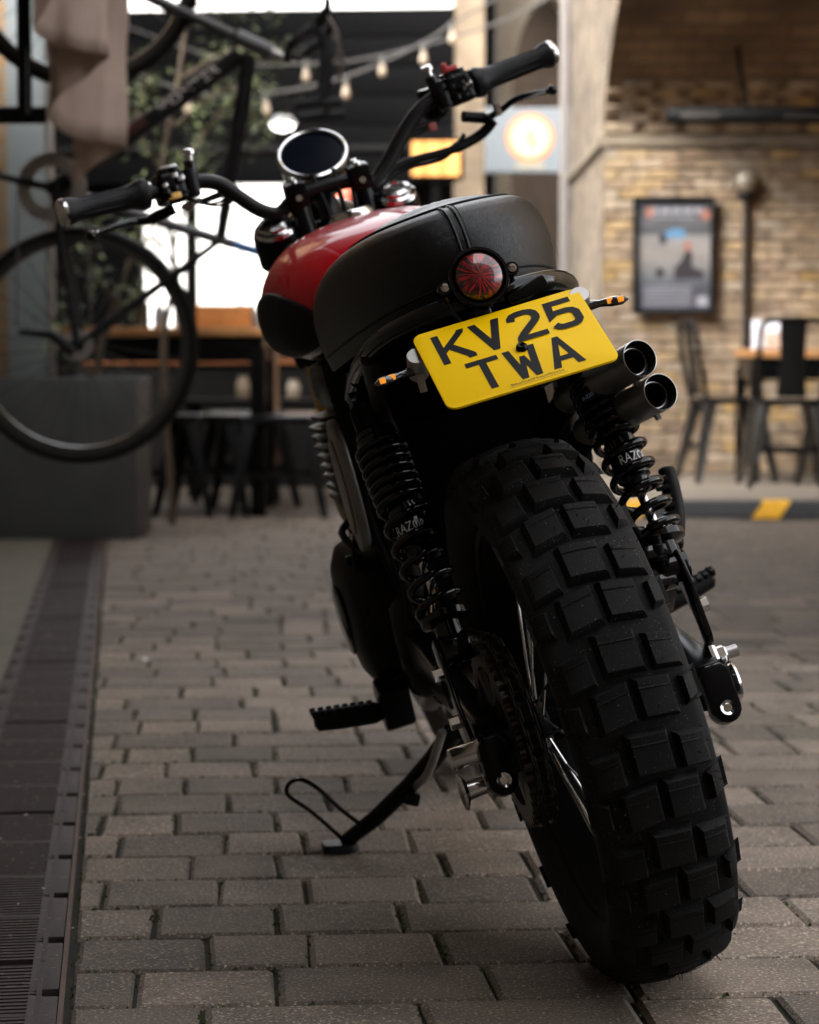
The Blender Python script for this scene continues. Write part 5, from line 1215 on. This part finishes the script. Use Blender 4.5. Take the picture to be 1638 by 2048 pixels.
# ---- dining table with black metal stools, middle distance
wood = M('oiled_wood_edge', (.36, .17, .06), .5, var=.25, scale=25)
def dtable(name, loc, w_, d_, h_, lab, leg=.07):
    t = empty(name, loc, lab, 'table')
    MB().box((0, 0, h_ - .02), (w_, d_, .04)).build('table_top', wood, t, bevel=.004)
    MB().box((0, 0, h_ - .10), (w_ - .04, d_ - .04, .115)).build('apron', blk_satin, t, bevel=.003)
    for sx in (-1, 1):
        for sy in (-1, 1): MB().box((sx * (w_ / 2 - leg / 2 - .01), sy * (d_ / 2 - leg / 2 - .01), (h_ - .1) / 2), (leg, leg, h_ - .1)).build('leg', blk_satin, t, bevel=.003)
    return t
dtable('dining_table', (-1.30, 11.25, -.002), 1.32, .75, .86, 'tall black table with wooden top seen past the hanging bicycle')
def stool(name, loc, rz, lab, h_=.46, mat_=None, grp='black metal stools round the tall table', back=False):
    mt = mat_ or M('stool_black', (.010, .010, .011), .35, metal=.2, var=.2)
    t = empty(name, loc, lab, 'chair' if back else 'stool', grp, (0, 0, rz))
    MB().loft([[V((x, y_, z)) for x, y_ in rrect(w_, w_, .05, 4)] for w_, z in ((.30, h_ - .035), (.33, h_ - .03), (.335, h_ - .006), (.32, h_))]).build('seat', mt, t)
    for sx in (-1, 1):
        for sy in (-1, 1):
            MB().loft([[V((sx * (.125 + .085 * f_) + a * w_, sy * (.125 + .085 * f_) + b_ * w_, (h_ - .02) * (1 - f_))) for a, b_ in ((-1, -1), (1, -1), (1, 1), (-1, 1))] for f_, w_ in ((0, .032), (.5, .024), (1, .016))]).build('leg', M('silver_sheen_leg', (.12, .115, .11), .3, metal=.9, var=.3, scale=20) if back else mt, t, bevel=.002)  # chair legs get a lighter metal colour for their silver sheen
    for sx in (-1, 1): MB().box((0, sx * .165, h_ * .42), (.30, .012, .02)).build('stretcher', mt, t)
    if back:
        for sx in (-1, 1): MB().tube(cat([(sx * .15, .15, h_), (sx * .165, .19, h_ + .2), (sx * .15, .215, h_ + .37), (sx * .06, .22, h_ + .395), (0, .22, h_ + .395)], 5), .015, n=10).build('back_frame', mt, t)
        MB().loft([[V((x, y_ + d_, z)) for x, d_ in ((-w_, 0), (0, .012), (w_, 0), (w_, .004), (0, .016), (-w_, .004))] for w_, y_, z in ((.075, .155, h_ + .01), (.062, .185, h_ + .2), (.07, .212, h_ + .385))]).build('back_splat', mt, t)
    return t
s0 = [(-1.13, 11.05, .1, 'black metal stool furthest left under the tall table'), (-.93, 11.15, -.1, 'black metal stool second from the left under the table'), (-.60, 10.98, .05, 'black metal stool right of the front table leg'), (-.80, 11.75, .3, 'black metal stool behind the front table leg')]
for x, y_, rz, lab in s0: stool('metal_stool', (x, y_, -.002), rz, lab)
bentw = M('bentwood_brown', (.22, .12, .07), .5, var=.2)
bc = empty('bentwood_chair', (-.50, 11.9, -.002), 'brown bentwood chair beyond the black stools', 'chair')
MB().lathe([(0, .45), (.19, .45), (.195, .44), (.195, .425), (0, .42)], (0, 0, 0), (0, 0, 1), n=28).build('seat', bentw, bc)
for sx in (-1, 1):
    for sy in (-1, 1): MB().tube(cat([(sx * .11, sy * .11, .43), (sx * .15, sy * .14, .25), (sx * .2, sy * .18, 0)], 4), [.016 - .0006 * i for i in range(9)], n=8).build('leg', bentw, bc)
MB().tube(cat([(-.16, .12, .43), (-.17, .2, .7), (-.1, .24, .86), (0, .25, .9), (.1, .24, .86), (.17, .2, .7), (.16, .12, .43)], 5), .014, n=8).build('back_hoop', bentw, bc)
# wooden condiment box with bottles on the table
cbx = empty('wooden_box', (-.845, 11.05, .858), 'orange wooden caddy standing on the tall table', 'box')
wbx = M('orange_wood', (.55, .22, .06), .55, var=.2, scale=18)
MB().box((0, -.06, .052), (.25, .012, .10)).build('front_board', wbx, cbx, bevel=.002); MB().box((0, .06, .052), (.25, .012, .10)).build('back_board', wbx, cbx, bevel=.002)
for s in (-1, 1): MB().box((s * .119, 0, .05), (.012, .107, .096)).build('side_board', wbx, cbx, bevel=.002)
MB().box((0, 0, .008), (.226, .107, .012)).build('bottom_board', wbx, cbx)
tag(MB().lathe([(0, .0), (.025, 0), (.027, .01), (.027, .10), (.012, .14), (.011, .17), (.013, .18), (0, .18)], (-1.05, 11.02, .8582), (0, 0, 1), n=20).build('glass_bottle', M('clear_bottle', (.55, .57, .6), .15, spec=.6, coat=1)), 'pale glass bottle beside the wooden caddy on the table', 'bottle')
for q_, (x, h_, c_) in enumerate(((-.66, .16, (.05, .06, .035)), (-.72, .11, (.5, .5, .48)), (-1.16, .13, (.30, .32, .34)), (-1.24, .17, (.06, .05, .03)))):
    tag(MB().lathe([(0, 0), (.026, 0), (.028, .008), (.028, h_ * .6), (.012, h_ * .8), (.011, h_), (0, h_)], (x, 11.1 + .05 * q_, .8582), (0, 0, 1), n=18).build('table_bottle', M('bottle_glass_%d' % q_, c_, .2, coat=.8)), ('green bottle right of the wooden caddy', 'white jar right of the wooden caddy', 'grey glass left of the wooden caddy', 'dark bottle furthest left on the tall table')[q_], 'bottle')
tag(MB().box((-1.13, 16.1, .93), (.018, .018, 1.86)).build('passage_pole', blk_satin), 'thin dark pole standing in the bright passage', 'pole')
# dark counter behind, with warm glints
ctr = empty('bar_counter', (-.9, 13.6, 0), 'low dark bar counter behind the black stools', 'counter')
MB().box((0, 0, .40), (1.9, .5, .80)).build('body', M('counter_black', (.012, .011, .010), .6), ctr)
MB().box((0, -.02, .825), (1.96, .56, .05)).build('counter_top', wood, ctr, bevel=.006)
MB().box((0, -.262, .70), (1.8, .02, .03)).build('copper_strip', M('copper_strip', (.55, .22, .10), .4, metal=.6), ctr)
lowt = empty('low_table', (-.62, 12.55, 0), 'low black table with pale jars behind the stools', 'table')
MB().box((0, 0, .49), (1.1, .45, .03)).build('table_top', M('stool_black'), lowt, bevel=.003)
for sx in (-1, 1):
    for sy in (-1, 1): MB().box((sx * .5, sy * .18, .238), (.04, .04, .475)).build('leg', blk_satin, lowt)
for x, y_, h_, lab, c_ in ((-.42, 12.45, .13, 'bright white jar at the right end of the low table', (.85, .85, .83)), (-.60, 12.45, .10, 'cream jar in the middle of the low table', (.6, .5, .38)), (-.86, 12.45, .12, 'tan jar at the left end of the low table', (.42, .33, .24))):
    j = tag(MB().lathe([(0, 0), (.028, 0), (.034, .02), (.034, h_ * .7), (.022, h_ * .85), (.024, h_), (0, h_)], (x, y_, .5055), (0, 0, 1), n=20).build('jar', M('jar_%d' % int(h_ * 100), c_, .3, coat=.6)), lab, 'jar', 'jars on the low table')

# ---- string lights under the canopy
cab = M('light_cable', (.10, .095, .09), .7)
bulbm = M('frosted_bulb', (.45, .36, .27), .35, emit=(1, .72, .45), estr=.008)
def lights(name, pts, bulbs, lab):
    root = empty(name, pts[0], lab, 'string lights'); b0 = V(pts[0])
    MB().tube([p - b0 for p in cat(pts, 8)], .007, n=8).build('cable', cab, root)
    for bq in bulbs:
        q = V(bq) - b0
        so_ = MB().cyl(q + V((0, 0, .045)), q + V((0, 0, .095)), .016, n=12).build('socket', cab, root)
        MB().lathe([(.011, .05), (.013, .03), (.021, 0), (.023, -.012), (.018, -.029), (.008, -.036), (0, -.037)], q, (0, 0, 1), n=20).build('bulb', bulbm, root)
lights('string_lights', [(1.072, 14, 3.15), (.492, 14, 2.78), (.25, 14, 2.64), (.081, 14, 2.53), (-.366, 14, 2.335), (-.825, 14, 2.24), (-1.275, 14, 2.25), (-1.9, 14, 2.5), (-2.4, 14, 2.75)], [(.248, 14, 2.558), (.081, 14, 2.439), (-.366, 14, 2.245), (-.825, 14, 2.15), (-1.275, 14, 2.159)], 'lower string of bulbs sagging across the dark canopy')
lights('string_lights', [(1.072, 14.5, 3.0), (.55, 14.5, 2.72), (-.16, 14.5, 2.52), (-.62, 14.5, 2.47), (-1.2, 14.5, 2.52), (-2.5, 14.5, 3.0)], [(-.162, 14.5, 2.43), (-.617, 14.5, 2.40)], 'upper string of bulbs behind the first one')
for s, x in ((1, -2.42),):
    tag(MB().box((x - .02, 14.25, 1.5), (.06, .7, 3.0)).build('steel_post', blk_satin), 'black steel post carrying the string lights at the far left', 'post')
lampo = empty('ceiling_lamp', (-.815, 15.6, 2.17), 'small lit white lamp under the dark canopy', 'lamp')
MB().lathe([(0, .10), (.05, .10), (.085, .06), (.085, .05)], (0, 0, .0), (0, 0, 1), n=24).build('shade', M('lamp_shade', (.6, .6, .6), .4), lampo)
MB().lathe([(.082, .055), (.06, .015), (0, 0)], (0, 0, .0), (0, 0, 1), n=24).build('diffuser', M('lamp_glow', (.9, .9, .9), .4, emit=(1, .97, .92), estr=.8), lampo)
MB().cyl((0, .0, .1), (0, .30, .12), .01).build('bracket', blk_satin, lampo)

# ---- hanging sign box
sg = empty('sign_box', (1.07, 17.0, 2.24), 'pale grey lit sign box with orange ringed white disc', 'sign')
MB().box((-.238, .06, 0), (.602, .09, .452)).build('case', M('sign_case', (.40, .42, .43), .5), sg, bevel=.006)
face = M('sign_face', (.19, .21, .225), .5, emit=(.75, .83, .88), estr=.03)
MB().box((-.238, .010, 0), (.59, .01, .44)).build('face_panel', face, sg)
MB().lathe([(0, .004), (.165, .004), (.168, 0)], (-.225, .004, .018), (0, -1, 0), n=48).build('ring', M('sign_orange', (.5, .14, .035), .5, emit=(1, .32, .08), estr=.14), sg)
MB().lathe([(0, .004), (.142, .004), (.144, 0)], (-.225, -.001, .018), (0, -1, 0), n=48).build('disc', M('sign_white', (.42, .36, .28), .5, emit=(1, .86, .66), estr=.07), sg)
MB().box((-.222, -.006, .035), (.028, .004, .07), Matrix.Rotation(R(20), 3, 'Y')).build('emblem', M('sign_emblem', (.5, .4, .25), .6), sg); MB().box((-.205, -.006, -.015), (.04, .004, .045), Matrix.Rotation(R(-15), 3, 'Y')).build('emblem', M('sign_emblem'), sg)
MB().box((-.225, .003, -.175), (.20, .003, .05)).build('name_strip', M('sign_cream', (.35, .32, .25), .5, emit=(1, .92, .7), estr=.03), sg)
MB().cyl((0, .06, .1), (.06, .06, .1), .015).build('bracket', blk_satin, sg)
# pale downpipe by the pier
dp = tag(MB().cyl((1.045, 16.35, .0), (1.045, 16.35, 5.0), .032, n=14).build('down_pipe', M('pale_conduit')), 'pale vertical downpipe at the far edge of the pier', 'pipe')

# ---- framed poster on the arch wall
po = empty('poster', (1.458, 13.345, 1.283), 'black framed poster with blue car and dark rider on brick wall', 'poster')
fr = M('poster_frame_black', (.012, .012, .013), .45)
W_, H_ = .448, .645
for s in (-1, 1):
    MB().box((s * (W_ / 2 - .011), 0, 0), (.022, .03, H_)).build('frame_stile', fr, po, bevel=.002); MB().box((0, 0, s * (H_ / 2 - .011)), (W_ - .045, .03, .022)).build('frame_rail', fr, po, bevel=.002)
def ptex():
    m, n, l, b = nodes_of('poster_print')
    tc = n.new('ShaderNodeTexCoord'); sp_2 = n.new('ShaderNodeSeparateXYZ'); l.new(tc.outputs['Object'], sp_2.inputs[0])
    mr = n.new('ShaderNodeMapRange'); mr.inputs[1].default_value = -.31; mr.inputs[2].default_value = .31; l.new(sp_2.outputs['Z'], mr.inputs[0])
    cr = n.new('ShaderNodeValToRGB'); e = cr.color_ramp.elements; e[0].position = 0; e[0].color = (.06, .06, .075, 1); e[1].position = 1; e[1].color = (.06, .06, .068, 1)
    for p, c in ((.2, (.10, .105, .125)), (.3, (.16, .17, .185)), (.5, (.33, .30, .28)), (.66, (.36, .34, .33)), (.70, (.11, .11, .12)), (.80, (.15, .15, .16)), (.92, (.10, .10, .115))):
        k = e.new(p); k.color = (*c, 1)
    l.new(mr.outputs[0], cr.inputs[0]); no = n.new('ShaderNodeTexNoise'); no.inputs['Scale'].default_value = 7; l.new(tc.outputs['Object'], no.inputs['Vector'])
    m2 = n.new('ShaderNodeMapRange'); m2.inputs[3].default_value = .4; m2.inputs[4].default_value = 1.0; l.new(no.outputs['Fac'], m2.inputs[0])
    mm = n.new('ShaderNodeVectorMath'); mm.operation = 'SCALE'; l.new(cr.outputs[0], mm.inputs[0]); l.new(m2.outputs[0], mm.inputs['Scale']); l.new(mm.outputs[0], b.inputs['Base Color']); b.inputs['Roughness'].default_value = .3
    return m
MB().box((0, .008, 0), (W_ - .04, .008, H_ - .04)).build('print', ptex(), po, smooth=0)
def blob(name, pts, mat_, dz=.0): MB().prism(pts, (0, .0035 - dz, 0), (1, 0, 0), (0, 0, 1), (0, -1, 0), 0, .0008).build(name, mat_, po, smooth=0)
def ell(cx, cy, rx, ry, k=16): return [(cx + rx * math.cos(2 * math.pi * i / k), cy + ry * math.sin(2 * math.pi * i / k)) for i in range(k)]
pg, ppk, pbl, pdk = M('print_pale', (.28, .28, .31), .4), M('print_salmon', (.32, .14, .10), .4), M('print_blue', (.10, .22, .36), .4), M('print_dark', (.035, .03, .035), .4)
for k in range(5): blob('title_block', [(-.135 + .062 * k, .232), (-.085 + .062 * k, .232), (-.085 + .062 * k, .262), (-.135 + .062 * k, .262)], pg)
blob('title_bar', [(-.12, .205), (.12, .205), (.12, .213), (-.12, .213)], pg)
blob('badge', ell(-.135, .235, .022, .03), ppk, .001); blob('badge', ell(.175, .222, .03, .028), ppk, .001)
blob('car_shape', [(-.06, .095), (.06, .095), (.07, .12), (.045, .145), (.0, .148), (-.04, .13), (-.065, .115)], pbl); blob('car_wheel', ell(-.06, .09, .022, .03), pdk, .001)
blob('rider_shape', [(.0, -.13), (.16, -.13), (.17, -.09), (.10, -.06), (.105, .01), (.075, .04), (.055, .0), (.035, -.04), (.01, -.06)], pdk); blob('rider_head', ell(.075, .05, .022, .026), ppk, .001); blob('front_tyre', ell(-.075, -.095, .024, .028), pdk)
for k in range(6): blob('text_line', [(-.17, -.18 - .02 * k), (.10, -.18 - .02 * k), (.10, -.172 - .02 * k), (-.17, -.172 - .02 * k)], M('print_grey', (.26, .26, .29), .4))
blob('stamp', [(.13, -.28), (.19, -.28), (.19, -.225), (.13, -.225)], pg)
# ---- round wall lamp with its conduit
wl = empty('wall_lamp', (1.858, 13.36, 1.686), 'round dull globe lamp on brick wall above a dark pipe', 'lamp')
MB().lathe([(0, .055), (.03, .05), (.055, .032), (.064, .008), (.064, 0)], (0, -.012, 0), (0, -1, 0), n=28).build('globe', M('dull_globe', (.24, .20, .15), .35, coat=.4, var=.25), wl)
MB().lathe([(.064, .0), (.071, .002), (.073, .012), (.066, .018)], (0, -.01, 0), (0, -1, 0), n=28).build('rim', M('lamp_rim', (.10, .085, .06), .6), wl)
MB().cyl((0, 0, -.07), (0, 0, -1.1), .016, n=12).build('conduit', M('dark_conduit', (.025, .022, .02), .6), wl)
MB().lathe([(.02, 0), (.05, .03), (.05, .05)], (0, 0, -.11), (0, 0, 1), n=20).build('cup', M('dark_conduit'), wl)
# ---- black heater bar under the vault
hb_ = empty('heater_bar', (1.75, 12.55, 1.97), 'long black heater bar fixed below the dark vault', 'heater')
MB().tube([(-.42, 0, 0), (-.40, 0, 0), (1.3, 0, 0)], [.03, .042, .042], n=16).build('housing', M('heater_black', (.004, .004, .004), .7, spec=.2), hb_)
for x in (-.25, .28, .8): MB().box((x, -.035, -.006), (.20, .02, .026)).build('reflector', M('heater_grey', (.05, .045, .04), .6, spec=.3), hb_, bevel=.004)
for x in (.0, .7): MB().cyl((x, 0, .02), (x, .46, .42), .012, n=8).build('bracket', M('heater_black'), hb_)
# ---- terrace furniture
tm = dtable('cafe_table', (2.30, 12.72, .0725), 1.10, .62, .69, 'cafe table with wooden top against the brick wall', .05)
gun = M('gunmetal_chair', (.014, .013, .013), .34, metal=.4, var=.2)
c1 = stool('cafe_chair', (1.90, 12.15, .0725), math.pi, 'black metal chair with its back to the camera at the cafe table', .44, gun, 'metal chairs on the terrace', True)
c2 = stool('cafe_chair', (1.66, 12.62, .0725), math.pi * .55, 'black metal chair side-on at the left end of the cafe table', .44, gun, 'metal chairs on the terrace', True)
c3 = stool('cafe_chair', (2.22, 12.12, .0725), math.pi * 1.05, 'black metal chair at the right edge of the picture', .44, gun, 'metal chairs on the terrace', True)
mn = empty('menu_stand', (1.875, 12.55, .763), 'white and blue menu card standing on the cafe table', 'menu')
MB().box((0, 0, .078), (.185, .006, .145), Matrix.Rotation(R(-10), 3, 'X')).build('card', M('menu_white', (.72, .72, .80), .5), mn)
MB().box((.015, -.0135, .052), (.09, .003, .075), Matrix.Rotation(R(-10), 3, 'X')).build('picture', M('menu_picture', (.45, .33, .26), .5, var=.5, scale=40), mn)
MB().box((0, .018, .004), (.19, .06, .008)).build('foot', M('menu_white'), mn)
# red awning far down the street, seen through the passage
aw = empty('far_awning', (-.9, 30, 0), 'blurred red shop awning far beyond the passage', 'awning')
MB().loft([[V((x, y_, z)) for y_, z in ((0, 2.72), (.8, 3.1), (.8, 3.05), (0, 2.62))] for x in (-.6, 1.6)]).build('cloth', M('awning_red', (.55, .10, .05), .7), aw)
for x in (-.55, 1.55): MB().cyl((x, .1, 0), (x, .1, 2.7), .03, n=8).build('post', blk_satin, aw)
